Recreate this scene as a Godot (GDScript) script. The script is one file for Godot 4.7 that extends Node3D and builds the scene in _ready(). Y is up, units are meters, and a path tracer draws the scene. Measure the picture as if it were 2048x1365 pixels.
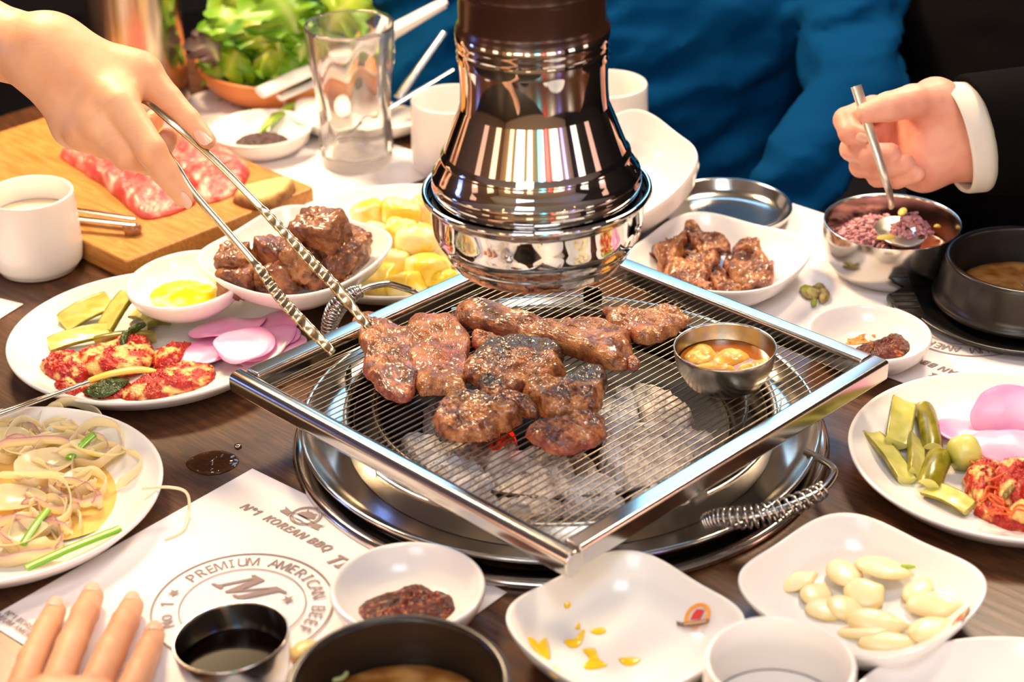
extends Node3D
# Lengths in metres, y up. Table top at T, top of the grill grate at G, grill centre at x = z = 0.
const T := 0.75
const G := 0.812
const EYE := Vector3(-0.03543, 1.48367, 1.20848)
var cb := Basis()
var used := {}
var M := {}
var rng := RandomNumberGenerator.new()
var nz := FastNoiseLite.new()
var nc := FastNoiseLite.new()


class Sh:
	var v := PackedVector3Array()
	var c := PackedColorArray()
	var i := PackedInt32Array()

	func grid(p: PackedVector3Array, n: int, wrap := false, col := PackedColorArray()) -> void:
		var b := v.size()
		v.append_array(p)
		if col.size() == p.size():
			c.append_array(col)
		var rows := p.size() / n
		for r in rows - 1:
			for k in (n if wrap else n - 1):
				var a := b + r * n + k
				var d := b + r * n + (k + 1) % n
				i.append_array(PackedInt32Array([a, d, a + n, d, d + n, a + n]))

	func fan(p: PackedVector3Array, mid: Vector3, col := Color.WHITE) -> void:
		var b := v.size()
		v.append_array(p)
		v.append(mid)
		if c.size() > 0 and c.size() == b:
			for k in p.size() + 1:
				c.append(col)
		for k in p.size():
			i.append_array(PackedInt32Array([b + k, b + (k + 1) % p.size(), b + p.size()]))

	func add(o: Sh, t := Transform3D(), col = null) -> void:
		var b := v.size()
		for p in o.v:
			v.append(t * p)
		if col != null:
			for p in o.v:
				c.append(col)
		else:
			c.append_array(o.c)
		for k in o.i:
			i.append(k + b)

	func mesh(at: Vector3) -> ArrayMesh:
		var q := PackedVector3Array()
		q.resize(v.size())
		var nn := PackedVector3Array()
		nn.resize(v.size())
		var mid := Vector3()
		for k in v.size():
			q[k] = v[k] - at
			mid += q[k]
		mid /= maxf(v.size(), 1)
		var vol := 0.0
		for k in range(0, i.size(), 3):
			var a := q[i[k]] - mid
			var b := q[i[k + 1]] - mid
			var d := q[i[k + 2]] - mid
			vol += a.dot(b.cross(d))
		if vol > 0.0:
			for k in range(0, i.size(), 3):
				var s := i[k + 1]
				i[k + 1] = i[k + 2]
				i[k + 2] = s
		for k in range(0, i.size(), 3):
			var a := q[i[k]]
			var m := (q[i[k + 2]] - a).cross(q[i[k + 1]] - a)
			nn[i[k]] += m
			nn[i[k + 1]] += m
			nn[i[k + 2]] += m
		for k in nn.size():
			nn[k] = nn[k].normalized() if nn[k].length_squared() > 0.0 else Vector3.UP
		var arr := []
		arr.resize(Mesh.ARRAY_MAX)
		arr[Mesh.ARRAY_VERTEX] = q
		arr[Mesh.ARRAY_NORMAL] = nn
		arr[Mesh.ARRAY_INDEX] = i
		if c.size() == v.size():
			arr[Mesh.ARRAY_COLOR] = c
		var am := ArrayMesh.new()
		am.add_surface_from_arrays(Mesh.PRIMITIVE_TRIANGLES, arr)
		return am


# ---------- naming and placing ----------
func numbered(n: String) -> String:
	used[n] = used.get(n, -1) + 1
	return n if used[n] == 0 else "%s_%03d" % [n, used[n]]


func tag(o: Node3D, label: String, category: String, group := "") -> Node3D:
	o.set_meta("label", label)
	o.set_meta("category", category)
	if group != "":
		o.set_meta("group", group)
	return o


func thing(called: String, label: String, category: String, pos := Vector3.ZERO, group := "") -> Node3D:
	var o := Node3D.new()
	o.name = numbered(called)
	add_child(o)
	o.position = pos
	tag(o, label, category, group)
	return o


func put(called: String, sh: Sh, m: Material, parent: Node3D = null) -> MeshInstance3D:
	var o := MeshInstance3D.new()
	var off := Vector3()
	if parent == null:
		var lo := Vector3(1e9, 1e9, 1e9)
		var hi := -lo
		for p in sh.v:
			lo = lo.min(p)
			hi = hi.max(p)
		off = Vector3((lo.x + hi.x) / 2, lo.y, (lo.z + hi.z) / 2)
		o.position = off
		o.name = numbered(called)
		add_child(o)
	else:
		var q: Node = parent
		while q != self:
			off += q.position
			q = q.get_parent()
		o.name = called
		parent.add_child(o, true)
		var same := 0
		for s in parent.get_children():
			if s != o and (s.name == called or str(s.name).begins_with(called + "_0")):
				same += 1
		if same:
			o.name = "%s_%03d" % [called, same]
	o.mesh = sh.mesh(off)
	o.material_override = null
	o.set_surface_override_material(0, m)
	return o


func solo(called: String, sh: Sh, m: Material, label: String, category: String, group := "") -> MeshInstance3D:
	var o := put(called, sh, m)
	tag(o, label, category, group)
	return o


func struct(called: String, sh: Sh, m: Material) -> MeshInstance3D:
	var o := put(called, sh, m)
	o.set_meta("kind", "structure")
	return o


# the point at height h that the lens sees at a place of the 2048 x 1365 photograph: where a thing stands on its surface
func at(x: float, y: float, h := T) -> Vector3:
	var d := cb * Vector3(x - 1024.0, 682.5 - y, -3680.26)
	return EYE + d * ((h - EYE.y) / d.y)


# the same, at a distance from the lens
func pd(x: float, y: float, z: float) -> Vector3:
	return EYE + cb * Vector3(x - 1024.0, 682.5 - y, -3680.26) * (z / 3680.26)


# ---------- materials ----------
func L(r: float, g: float, b: float) -> Color:
	return Color(r / 255.0, g / 255.0, b / 255.0).srgb_to_linear()


func mat(r: float, g: float, b: float, rough := 0.5, metal := 0.0) -> StandardMaterial3D:
	var m := StandardMaterial3D.new()
	m.albedo_color = Color(r / 255.0, g / 255.0, b / 255.0)
	m.roughness = rough
	m.metallic = metal
	m.cull_mode = BaseMaterial3D.CULL_DISABLED
	return m


func vmat(rough := 0.5) -> StandardMaterial3D:
	var m := mat(255, 255, 255, rough)
	m.vertex_color_use_as_albedo = true
	return m


func noise_tex(freq: float, seed_: int, ramp = null, size := 256, oct := 4, warp := 0.0) -> NoiseTexture2D:
	var n := FastNoiseLite.new()
	n.seed = seed_
	n.frequency = freq
	n.fractal_octaves = oct
	if warp > 0.0:
		n.domain_warp_enabled = true
		n.domain_warp_amplitude = warp
		n.domain_warp_frequency = freq
	var t := NoiseTexture2D.new()
	t.width = size
	t.height = size
	t.seamless = true
	t.noise = n
	if ramp != null:
		var g := Gradient.new()
		g.offsets = ramp[0]
		g.colors = ramp[1]
		t.color_ramp = g
	return t


func bump(m: StandardMaterial3D, t: Texture2D, depth_cm: float, scale: Vector3) -> StandardMaterial3D:
	m.heightmap_enabled = true
	m.heightmap_texture = t
	m.heightmap_scale = depth_cm
	m.uv1_triplanar = true
	m.uv1_scale = scale
	return m


func rgb(r: float, g: float, b: float) -> Color:
	return Color(r / 255.0, g / 255.0, b / 255.0)


# ---------- shapes ----------
func lathe(sh: Sh, prof: Array, seg := 64, sq := 0.0, lift := 0.0, wob := 0.0) -> Sh:
	var p := PackedVector3Array()
	var big := 0.0
	for q in prof:
		big = maxf(big, q.x)
	for q in prof:
		for k in seg:
			var a := TAU * k / seg
			var f := 1.0
			if sq > 0.0:
				f = pow(pow(absf(cos(a)), sq) + pow(absf(sin(a)), sq), -1.0 / sq)
			var e: float = q.x / big
			p.append(Vector3(q.x * f * cos(a), q.y + lift * (f - 1.0) * e * e * e + wob * e * e * cos(2 * a), q.x * f * sin(a)))
	sh.grid(p, seg, true)
	return sh


func frames(pts: Array) -> Array:
	var out := []
	var n := Vector3.UP
	for k in pts.size():
		var t: Vector3 = (pts[mini(k + 1, pts.size() - 1)] - pts[maxi(k - 1, 0)]).normalized()
		if k == 0 and absf(t.dot(n)) > 0.9:
			n = Vector3.RIGHT
		n = (n - t * n.dot(t)).normalized()
		out.append([t, n, t.cross(n)])
	return out


func tube(sh: Sh, pts: Array, rad, seg := 10, flat := 1.0, col = null) -> Sh:
	var fr := frames(pts)
	var p := PackedVector3Array()
	var cc := PackedColorArray()
	for k in pts.size():
		var r: float = rad[k] if rad is Array else rad
		for s in seg:
			var a := TAU * s / seg
			p.append(pts[k] + fr[k][1] * (cos(a) * r * flat) + fr[k][2] * (sin(a) * r))
			if col != null:
				cc.append(col[k] if col is Array else col)
	var c0: Color = Color.WHITE if cc.is_empty() else cc[0]
	var c1: Color = Color.WHITE if cc.is_empty() else cc[cc.size() - 1]
	sh.grid(p, seg, true, cc)
	sh.fan(p.slice(0, seg), pts[0], c0)
	sh.fan(p.slice(p.size() - seg), pts[pts.size() - 1], c1)
	return sh


func ring_pts(c: Vector3, r: float, n := 48) -> Array:
	var o := []
	for k in n + 1:
		o.append(c + Vector3(cos(TAU * k / n) * r, 0, sin(TAU * k / n) * r))
	return o


# a polygon (x, y) drawn out along z from z0 to z1 with its edges rounded off by b
func prism(sh: Sh, poly: Array, z0: float, z1: float, b := 0.001, t := Transform3D()) -> Sh:
	var mid := Vector2()
	for q in poly:
		mid += q
	mid /= poly.size()
	var row := func(z: float, inset: float) -> PackedVector3Array:
		var o := PackedVector3Array()
		for q in poly:
			var d: Vector2 = q - mid
			var e: Vector2 = mid + d * maxf(0.0, 1.0 - inset / maxf(d.length(), 1e-6))
			o.append(t * Vector3(e.x, e.y, z))
		return o
	var n := poly.size()
	var p := PackedVector3Array()
	p.append_array(row.call(z0, b))
	p.append_array(row.call(z0 + b * 0.3, b * 0.3))
	p.append_array(row.call(z0 + b, 0.0))
	p.append_array(row.call(z1 - b, 0.0))
	p.append_array(row.call(z1 - b * 0.3, b * 0.3))
	p.append_array(row.call(z1, b))
	sh.grid(p, n, true)
	sh.fan(p.slice(0, n), t * Vector3(mid.x, mid.y, z0))
	sh.fan(p.slice(p.size() - n), t * Vector3(mid.x, mid.y, z1))
	return sh


func rrect(w: float, h: float, r: float, n := 4) -> Array:
	var o := []
	for k in 4:
		var c := Vector2((w / 2 - r) * (1 if k in [0, 3] else -1), (h / 2 - r) * (1 if k < 2 else -1))
		for s in n + 1:
			var a := PI / 2 * (k + float(s) / n)
			o.append(c + Vector2(cos(a), sin(a)) * r)
	return o


# a box with rounded edges standing on y = 0, size x, y, z
func box(sh: Sh, s: Vector3, r := 0.002, t := Transform3D()) -> Sh:
	return prism(sh, rrect(s.x, s.z, minf(r * 2, minf(s.x, s.z) * 0.45)), 0.0, s.y, r, t * Transform3D(Basis(Vector3.RIGHT, Vector3.BACK, Vector3.UP), Vector3.ZERO))


# a closed smooth line through points, n points of it
func loop(pts: Array, n: int) -> Array:
	var m := pts.size()
	var o := []
	for k in n:
		var u := float(k) / n * m
		var j := int(u)
		var f := u - j
		o.append(pts[j % m].cubic_interpolate(pts[(j + 1) % m], pts[(j + m - 1) % m], pts[(j + 2) % m], f))
	return o


func line(pts: Array, n: int) -> Array:
	var m := pts.size()
	var o := []
	for k in n + 1:
		var u := float(k) / n * (m - 1)
		var j := mini(int(u), m - 2)
		o.append(pts[j].cubic_interpolate(pts[j + 1], pts[maxi(j - 1, 0)], pts[mini(j + 2, m - 1)], u - j))
	return o


# a flattish lump: outline on its base, domed by h; lump and freq roughen it; shape(p, e) bends it; col(p, e, up) gives its colour
func blob(sh: Sh, outline: Array, h: float, o := {}) -> Sh:
	var n: int = o.get("n", 64)
	var rings: int = o.get("rings", 12)
	var amp: float = o.get("amp", 0.0)
	var freq: float = o.get("freq", 60.0)
	var pw: float = o.get("pow", 2.6)
	var under: float = o.get("under", 0.12)
	var shape = o.get("shape")
	var col = o.get("col")
	var edge := loop(outline, n)
	var mid := Vector3()
	for q in edge:
		mid += q
	mid /= n
	if o.has("mid"):
		mid = o.mid
	var p := PackedVector3Array()
	var cc := PackedColorArray()
	var rows := []
	for k in rings + 1:
		rows.append([sin(PI / 2 * k / rings), 1.0])
	for k in range(1, rings / 2 + 1):
		rows.append([1.0 - float(k) / (rings / 2), -1.0])
	for row in rows:
		var e: float = row[0]
		for k in n:
			var q: Vector3 = mid.lerp(edge[k], e)
			var up := pow(maxf(0.0, 1.0 - pow(e, pw)), 1.0 / 2.0)
			var y: float = h * up if row[1] > 0.0 else -h * under * up
			var d := nz.get_noise_3dv(q * freq) + 0.5 * nz.get_noise_3dv(q * freq * 2.3)
			q.y += y + (amp * d * (up if row[1] > 0 else 0.2))
			if e > 0.7:
				var out: Vector3 = q - mid
				out.y = 0
				q += out.normalized() * amp * 0.7 * nz.get_noise_3dv(q * freq + Vector3(31, 7, 3)) * (e - 0.7) / 0.3
			if shape != null:
				q = shape.call(q, e)
			p.append(q)
			if col != null:
				cc.append(col.call(q, e, row[1]))
	sh.grid(p, n, true, cc)
	return sh


func circle_pts(c: Vector3, rx: float, rz: float, turn := 0.0, n := 12, rough := 0.0) -> Array:
	var o := []
	for k in n:
		var a := TAU * k / n
		var r := 1.0 + rough * rng.randf_range(-1, 1)
		o.append(c + Vector3(cos(a) * rx * r, 0, sin(a) * rz * r).rotated(Vector3.UP, turn))
	return o


func turned(sh: Sh, t: Transform3D) -> Sh:
	for k in sh.v.size():
		sh.v[k] = t * sh.v[k]
	return sh


# a smooth body: groups of tapered bones [a, b, ra, rb]; group 0 is the trunk, each other joins it but not its neighbours
func body(groups: Array, cell: float, blend := 0.008, puff = null, blend_in := 0.006) -> Sh:
	var lo := Vector3(1e9, 1e9, 1e9)
	var hi := -lo
	for g in groups:
		for b in g:
			var r: float = maxf(b[2], b[3])
			lo = lo.min(b[0].min(b[1]) - Vector3.ONE * r)
			hi = hi.max(b[0].max(b[1]) + Vector3.ONE * r)
	lo -= Vector3.ONE * cell * 3
	hi += Vector3.ONE * cell * 3
	var nx := int((hi.x - lo.x) / cell) + 2
	var ny := int((hi.y - lo.y) / cell) + 2
	var nzz := int((hi.z - lo.z) / cell) + 2
	var nxy := nx * ny
	var fields := []
	for g in groups:
		var f := PackedFloat32Array()
		f.resize(nxy * nzz)
		f.fill(1.0)
		var bi := blend_in if fields.is_empty() else 0.0025
		for b in g:
			var a: Vector3 = b[0]
			var ab: Vector3 = b[1] - a
			var l2 := maxf(ab.length_squared(), 1e-9)
			var ra: float = b[2]
			var rb: float = b[3]
			var pad := maxf(ra, rb) + blend * 1.5 + cell * 2
			var bl: Vector3 = (a.min(b[1]) - Vector3.ONE * pad - lo) / cell
			var bh: Vector3 = (a.max(b[1]) + Vector3.ONE * pad - lo) / cell
			for z in range(maxi(0, int(bl.z)), mini(nzz, int(bh.z) + 2)):
				for y in range(maxi(0, int(bl.y)), mini(ny, int(bh.y) + 2)):
					var at0 := z * nxy + y * nx
					for x in range(maxi(0, int(bl.x)), mini(nx, int(bh.x) + 2)):
						var p := lo + Vector3(x, y, z) * cell
						var u := clampf((p - a).dot(ab) / l2, 0.0, 1.0)
						var d := p.distance_to(a + ab * u) - lerpf(ra, rb, u)
						var w := f[at0 + x]
						var hh := maxf(bi - absf(d - w), 0.0) / bi
						f[at0 + x] = minf(d, w) - hh * hh * bi * 0.25
		fields.append(f)
	var fd: PackedFloat32Array = fields[0]
	if fields.size() > 1:
		var base: PackedFloat32Array = fields[0].duplicate()
		for gi in range(1, fields.size()):
			var f: PackedFloat32Array = fields[gi]
			for k in f.size():
				var d := f[k]
				if d < 0.9:
					var w := base[k]
					var hh := maxf(blend - absf(d - w), 0.0) / blend
					fd[k] = minf(fd[k], minf(d, w) - hh * hh * blend * 0.25)
	if puff != null:
		for z in nzz:
			for y in ny:
				for x in nx:
					var k := z * nxy + y * nx + x
					if absf(fd[k]) < 0.03:
						fd[k] -= puff.call(lo + Vector3(x, y, z) * cell)
	var ids := PackedInt32Array()
	ids.resize(nxy * nzz)
	ids.fill(-1)
	var sh := Sh.new()
	var offs := [0, 1, nx, nx + 1, nxy, nxy + 1, nxy + nx, nxy + nx + 1]
	var cor := [Vector3(0, 0, 0), Vector3(1, 0, 0), Vector3(0, 1, 0), Vector3(1, 1, 0), Vector3(0, 0, 1), Vector3(1, 0, 1), Vector3(0, 1, 1), Vector3(1, 1, 1)]
	var edges := [[0, 1], [2, 3], [4, 5], [6, 7], [0, 2], [1, 3], [4, 6], [5, 7], [0, 4], [1, 5], [2, 6], [3, 7]]
	for z in nzz - 1:
		for y in ny - 1:
			for x in nx - 1:
				var k := z * nxy + y * nx + x
				if absf(fd[k]) > cell * 2.5:
					continue
				var inside := 0
				for o in offs:
					if fd[k + o] < 0.0:
						inside += 1
				if inside == 0 or inside == 8:
					continue
				var s := Vector3()
				var m := 0
				for e in edges:
					var da := fd[k + offs[e[0]]]
					var db := fd[k + offs[e[1]]]
					if (da < 0.0) != (db < 0.0):
						s += cor[e[0]].lerp(cor[e[1]], da / (da - db))
						m += 1
				ids[k] = sh.v.size()
				sh.v.append(lo + (Vector3(x, y, z) + s / m) * cell)
	for z in range(1, nzz - 1):
		for y in range(1, ny - 1):
			for x in range(1, nx - 1):
				var k := z * nxy + y * nx + x
				var d := fd[k]
				if absf(d) > cell * 2.5:
					continue
				for ax in 3:
					var st: int = [1, nx, nxy][ax]
					if (d < 0.0) == (fd[k + st] < 0.0):
						continue
					var u: int = [nx, nxy, 1][ax]
					var w: int = [nxy, 1, nx][ax]
					var a := ids[k]
					var b := ids[k - u]
					var e := ids[k - u - w]
					var g := ids[k - w]
					if a < 0 or b < 0 or e < 0 or g < 0:
						continue
					if d < 0.0:
						sh.i.append_array(PackedInt32Array([a, b, e, a, e, g]))
					else:
						sh.i.append_array(PackedInt32Array([a, e, b, a, g, e]))
	return sh


func paint(sh: Sh, fn: Callable) -> Sh:
	sh.c.clear()
	for p in sh.v:
		sh.c.append(fn.call(p))
	return sh


func flat_text(text: String, size: float, bold := false, italic := 0.0, font := "Droid Sans") -> Sh:
	var f := SystemFont.new()
	f.font_names = PackedStringArray([font])
	f.font_weight = 700 if bold else 400
	var tm := TextMesh.new()
	tm.font = f
	tm.text = text
	tm.font_size = 64
	tm.pixel_size = size / 64.0
	tm.depth = 0.0003
	tm.curve_step = 4.0
	var arr := tm.get_mesh_arrays()
	var sh := Sh.new()
	for p in arr[Mesh.ARRAY_VERTEX]:
		sh.v.append(Vector3(p.x + italic * p.y, p.z, -p.y))
	if arr[Mesh.ARRAY_INDEX] != null:
		sh.i = arr[Mesh.ARRAY_INDEX]
	else:
		sh.i = PackedInt32Array(range(sh.v.size()))
	return sh


func _ready() -> void:
	# ----- camera -----
	var pt := deg_to_rad(28.2076)
	var ro := deg_to_rad(-1.2)
	var fw := Vector3(0, -sin(pt), -cos(pt))
	var up := Vector3(0, cos(pt), -sin(pt))
	cb = Basis(Vector3.RIGHT * cos(ro) + up * sin(ro), up * cos(ro) - Vector3.RIGHT * sin(ro), -fw)
	var cam := Camera3D.new()
	cam.name = "camera"
	add_child(cam)
	cam.transform = Transform3D(cb, EYE)
	var ca := CameraAttributesPhysical.new()
	ca.frustum_focal_length = 64.8
	ca.frustum_focus_distance = 1.43
	ca.exposure_aperture = 6.0
	ca.frustum_near = 0.05
	ca.frustum_far = 50.0
	cam.attributes = ca
	cam.fov = 21.012
	cam.near = 0.05
	cam.far = 50.0
	cam.current = true
	# ----- air and exposure -----
	var we := WorldEnvironment.new()
	we.name = "environment"
	var env := Environment.new()
	env.background_mode = Environment.BG_COLOR
	env.background_color = Color(0.02, 0.02, 0.025)
	env.tonemap_mode = Environment.TONE_MAPPER_LINEAR
	env.tonemap_exposure = 0.97
	env.sdfgi_enabled = true
	env.ssao_enabled = true
	env.ssil_enabled = true
	we.environment = env
	add_child(we)
	# ----- lamps, all out of view: square panels and a row of warm bulbs -----
	ceiling_lamp(Vector3(-0.62, 1.95, -0.95), 0.36, Vector3(-0.3, 0.75, -0.45), Color(1.0, 0.85, 0.66), 4.4, "unseen warm square pendant panel lamp over the salad end of the table")  # out of view, placed for the warm light on the far left dishes
	ceiling_lamp(Vector3(0.62, 2.0, -0.85), 0.3, Vector3(0.25, 0.75, -0.35), Color(1.0, 0.88, 0.74), 2.3, "unseen warm square pendant panel lamp over the rice bowl side")  # out of view, warms the rice bowl side
	ceiling_lamp(Vector3(0.2, 2.5, 0.7), 0.5, Vector3(0.0, 0.75, 0.1), Color(0.92, 0.95, 1.0), 0.78, "unseen large cool white ceiling panel lamp above the near table edge")  # out of view, placed for the cool light on the near dishes
	ceiling_lamp(Vector3(-0.6, 2.5, 2.0), 0.8, Vector3(0.0, 0.9, -0.2), Color(0.95, 0.96, 1.0), 1.0, "unseen wide cool ceiling panel lamp behind the photographer")  # out of view behind the lens, lights the front softly and coolly
	ceiling_lamp(Vector3(0.2, 2.6, -2.5), 1.3, Vector3(0.2, 0.75, -0.6), Color(0.55, 0.82, 1.0), 1.6, "unseen large blue white ceiling panel lamp over the far seats")  # out of view, placed for the blue sheen on frame bars and table
	for k in 7:
		unseen_bulb(Vector3(-0.9 + 0.3 * k, 2.1, 0.95), ["leftmost of seven", "second from the left of seven", "third from the left of seven", "middle one of seven", "third from the right of seven", "second from the right of seven", "rightmost of seven"][k])
	nz.seed = 11
	nz.frequency = 1.0
	nz.fractal_octaves = 3
	nc.seed = 23
	nc.frequency = 1.0
	nc.fractal_octaves = 4
	rng.seed = 5
	materials()
	room()
	unseen_wall_panels()
	table()
	placemats()
	spill()
	burner()
	grate()
	coals()
	hood()
	more()


func ceiling_lamp(p: Vector3, size: float, aim: Vector3, col: Color, energy: float, label: String) -> void:  # a lamp out of view, with a fitting built round its area light
	var t := thing("ceiling_lamp", label, "lamp", p)
	var d := (aim - p).normalized()
	var bs := Basis.looking_at(d, Vector3.RIGHT)
	var tf := Transform3D(bs, p)
	var body_ := Sh.new()
	prism(body_, rrect(size + 0.04, size + 0.04, 0.02), 0.0, 0.05, 0.004, tf)
	put("housing", body_, mat(40, 38, 36, 0.5), t)
	var g := Sh.new()
	prism(g, rrect(size, size, 0.01), -0.006, 0.0, 0.002, tf)
	var gm := mat(255, 250, 240, 0.4)
	gm.emission_enabled = true
	gm.emission = col
	gm.emission_energy_multiplier = 2.0
	put("diffuser", g, gm, t)
	var l := AreaLight3D.new()
	l.name = "light"
	l.area_size = Vector2(size, size)
	l.light_color = col
	l.light_energy = energy
	l.area_range = 12.0
	l.area_attenuation = 2.0
	l.shadow_enabled = true
	add_child(l)
	l.transform = Transform3D(bs, p + d * 0.012)
	l.reparent(t)


func unseen_bulb(p: Vector3, row: String) -> void:  # bulb out of view, placed for the warm dots mirrored in glaze and steel
	var t := thing("unseen_pendant_bulb", "unseen small warm pendant bulb above the near table edge, " + row, "lamp", p, "unseen warm pendant bulbs")
	var b := Sh.new()
	lathe(b, [Vector2(0, -0.02), Vector2(0.012, -0.016), Vector2(0.02, 0.0), Vector2(0.014, 0.016), Vector2(0.009, 0.026), Vector2(0, 0.028)], 16)
	turned(b, Transform3D(Basis(), p))
	var gm := mat(255, 220, 160, 0.4)
	gm.emission_enabled = true
	gm.emission = Color(1.0, 0.75, 0.4)
	gm.emission_energy_multiplier = 18.0
	put("bulb", b, gm, t)
	var w := Sh.new()
	tube(w, [p + Vector3(0, 0.026, 0), p + Vector3(0, 0.6, 0)], 0.003, 6)
	put("cord", w, M.get("x", mat(20, 20, 20)), t)
	var l := OmniLight3D.new()
	l.name = "light"
	l.light_color = Color(1.0, 0.75, 0.42)
	l.light_energy = 0.02
	l.light_size = 0.015
	l.omni_range = 8.0
	l.omni_attenuation = 2.0
	l.shadow_enabled = true
	t.add_child(l)


func materials() -> void:
	M.china = mat(240, 238, 236, 0.16)
	M.steel = mat(206, 203, 198, 0.17, 1.0)
	M.chrome = mat(214, 212, 210, 0.035, 1.0)
	M.brushed = mat(186, 180, 170, 0.24, 1.0)
	bump(M.brushed, noise_tex(0.03, 4, null, 256, 3), 0.004, Vector3(30, 30, 30))
	M.wire = mat(150, 138, 122, 0.3, 1.0)
	M.iron = mat(92, 86, 82, 0.28, 1.0)
	M.soot = mat(20, 17, 15, 0.6, 0.2)
	M.duct = mat(58, 34, 24, 0.22, 0.25)
	M.black = mat(16, 15, 15, 0.3)
	M.paper = mat(243, 238, 240, 0.75)
	M.ink = mat(150, 132, 128, 0.8)
	var g := [PackedFloat32Array([0.0, 0.35, 0.5, 0.62, 1.0]), PackedColorArray([rgb(42, 22, 11), rgb(72, 41, 22), rgb(94, 57, 31), rgb(62, 35, 18), rgb(118, 76, 45)])]
	M.table = mat(255, 255, 255, 0.3)
	M.table.albedo_texture = noise_tex(0.02, 3, g, 512, 5, 12.0)
	M.table.uv1_triplanar = true
	M.table.uv1_scale = Vector3(0.8, 6.0, 9.0)
	bump(M.table, noise_tex(0.05, 8, null, 256, 3), 0.006, Vector3(0.8, 6.0, 9.0))


func room() -> void:
	var s := Sh.new()
	box(s, Vector3(7, 0.1, 7), 0.002, Transform3D(Basis(), Vector3(0, -0.1, 0)))
	struct("floor", s, mat(40, 34, 30, 0.45))
	s = Sh.new()
	box(s, Vector3(7, 0.1, 7), 0.002, Transform3D(Basis(), Vector3(0, 2.7, 0)))
	struct("ceiling", s, mat(150, 150, 152, 0.8))
	var w := [["wall_back", Vector3(0, 0, -3.45), Vector3(7, 2.7, 0.1), mat(26, 24, 27, 0.6)], ["wall_front", Vector3(0, 0, 3.45), Vector3(7, 2.7, 0.1), mat(205, 180, 150, 0.7)],
		["wall_left", Vector3(-3.45, 0, 0), Vector3(0.1, 2.7, 6.8), mat(120, 92, 72, 0.7)], ["wall_right", Vector3(3.45, 0, 0), Vector3(0.1, 2.7, 6.8), mat(34, 28, 26, 0.7)]]
	for q in w:
		s = Sh.new()
		box(s, q[2], 0.002, Transform3D(Basis(), q[1]))
		struct(q[0], s, q[3])


func unseen_wall_panels() -> void:  # glowing panels out of view, placed to be mirrored in the chrome hood
	var list := [[-2.3, 1.5, 0.5, 1.3, Color(1, .82, .55), 2.5, "unseen tall warm glowing wall panel, leftmost behind the photographer"], [-1.35, 1.6, 0.8, 0.8, Color(1, .95, .88), 4.0, "unseen square white glowing wall panel behind the photographer"], [-0.5, 1.4, 0.4, 1.4, Color(.95, .8, .6), 2.0, "unseen narrow cream glowing wall panel behind the photographer"], [0.35, 1.5, 0.5, 0.7, Color(.35, .85, .85), 3.0, "unseen teal glowing wall panel behind the photographer"], [0.85, 1.35, 0.16, 0.6, Color(.9, .05, .05), 3.0, "unseen red lit sign behind the photographer"], [1.6, 1.4, 0.9, 1.3, Color(1, .9, .75), 2.2, "unseen wide cream glowing wall panel behind the photographer"], [2.5, 1.6, 0.3, 0.8, Color(.6, .55, 1.0), 2.0, "unseen violet glowing wall panel, rightmost behind the photographer"],
		[2.4, 1.5, 0.7, 1.4, Color(1, .8, .6), 1.6, "unseen cream glowing wall panel at the near end of the left wall", -1.0], [0.9, 1.4, 0.5, 1.3, Color(.8, .55, .4), 1.4, "unseen dim orange glowing wall panel in the middle of the left wall", -1.0], [-0.4, 1.5, 0.4, 1.2, Color(.45, .6, 1.0), 1.6, "unseen blue glowing wall panel at the far end of the left wall", -1.0],
		[2.3, 1.5, 0.8, 1.3, Color(1, .92, .8), 1.8, "unseen cream glowing wall panel at the near end of the right wall", 1.0], [0.6, 1.4, 0.5, 1.3, Color(.85, .6, .5), 1.2, "unseen dim pinkish glowing wall panel in the middle of the right wall", 1.0]]
	for q in list:
		var side: float = q[7] if q.size() > 7 else 0.0
		var t := thing("unseen_wall_panel", q[6], "lamp", Vector3())
		t.position = Vector3(q[0], q[1] - q[3] / 2, 3.38) if side == 0.0 else Vector3(3.38 * side, q[1] - q[3] / 2, q[0])
		var s := Sh.new()
		box(s, Vector3(q[2], q[3], 0.03) if side == 0.0 else Vector3(0.03, q[3], q[2]), 0.004, Transform3D(Basis(), t.position))
		var m := mat(230, 230, 230, 0.4)
		m.emission_enabled = true
		m.emission = q[4]
		m.emission_energy_multiplier = q[5]
		put("lit_panel", s, m, t)
		var l := OmniLight3D.new()
		l.name = "light"
		l.light_color = q[4]
		l.light_energy = 0.35  # brightens the unseen wall round the panel for the hood reflection
		l.light_size = 0.1
		l.shadow_enabled = true
		t.add_child(l)
		l.position = Vector3(-0.15 * side, q[3] / 2, -0.15 if side == 0.0 else 0.0)


const TURN := -0.7765   # the table lies turned by this much, so do the mats

func table() -> void:
	var t := thing("dining_table", "dark brown wood grain restaurant table carrying the grill and dishes", "table", Vector3(-0.346, 0, -0.969))
	var bs := Basis(Vector3.UP, TURN)
	var s := Sh.new()
	# the top has a round opening for the burner well
	var poly := rrect(1.9, 1.0, 0.02)
	box(s, Vector3(1.9, 0.035, 1.0), 0.003, Transform3D(Basis(), Vector3(0.95, 0.715, 0.5)))
	t.basis = bs
	var o := MeshInstance3D.new()
	o.name = "tabletop"
	o.mesh = s.mesh(Vector3())
	o.set_surface_override_material(0, M.table)
	t.add_child(o)
	for k in 4:
		var l := Sh.new()
		box(l, Vector3(0.06, 0.715, 0.06), 0.003, Transform3D(Basis(), Vector3(0.1 if k < 2 else 1.8, 0, 0.1 if k % 2 else 0.9)))
		var q := MeshInstance3D.new()
		q.name = "leg"
		q.mesh = l.mesh(Vector3())
		q.set_surface_override_material(0, M.soot)
		t.add_child(q, true)


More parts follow.
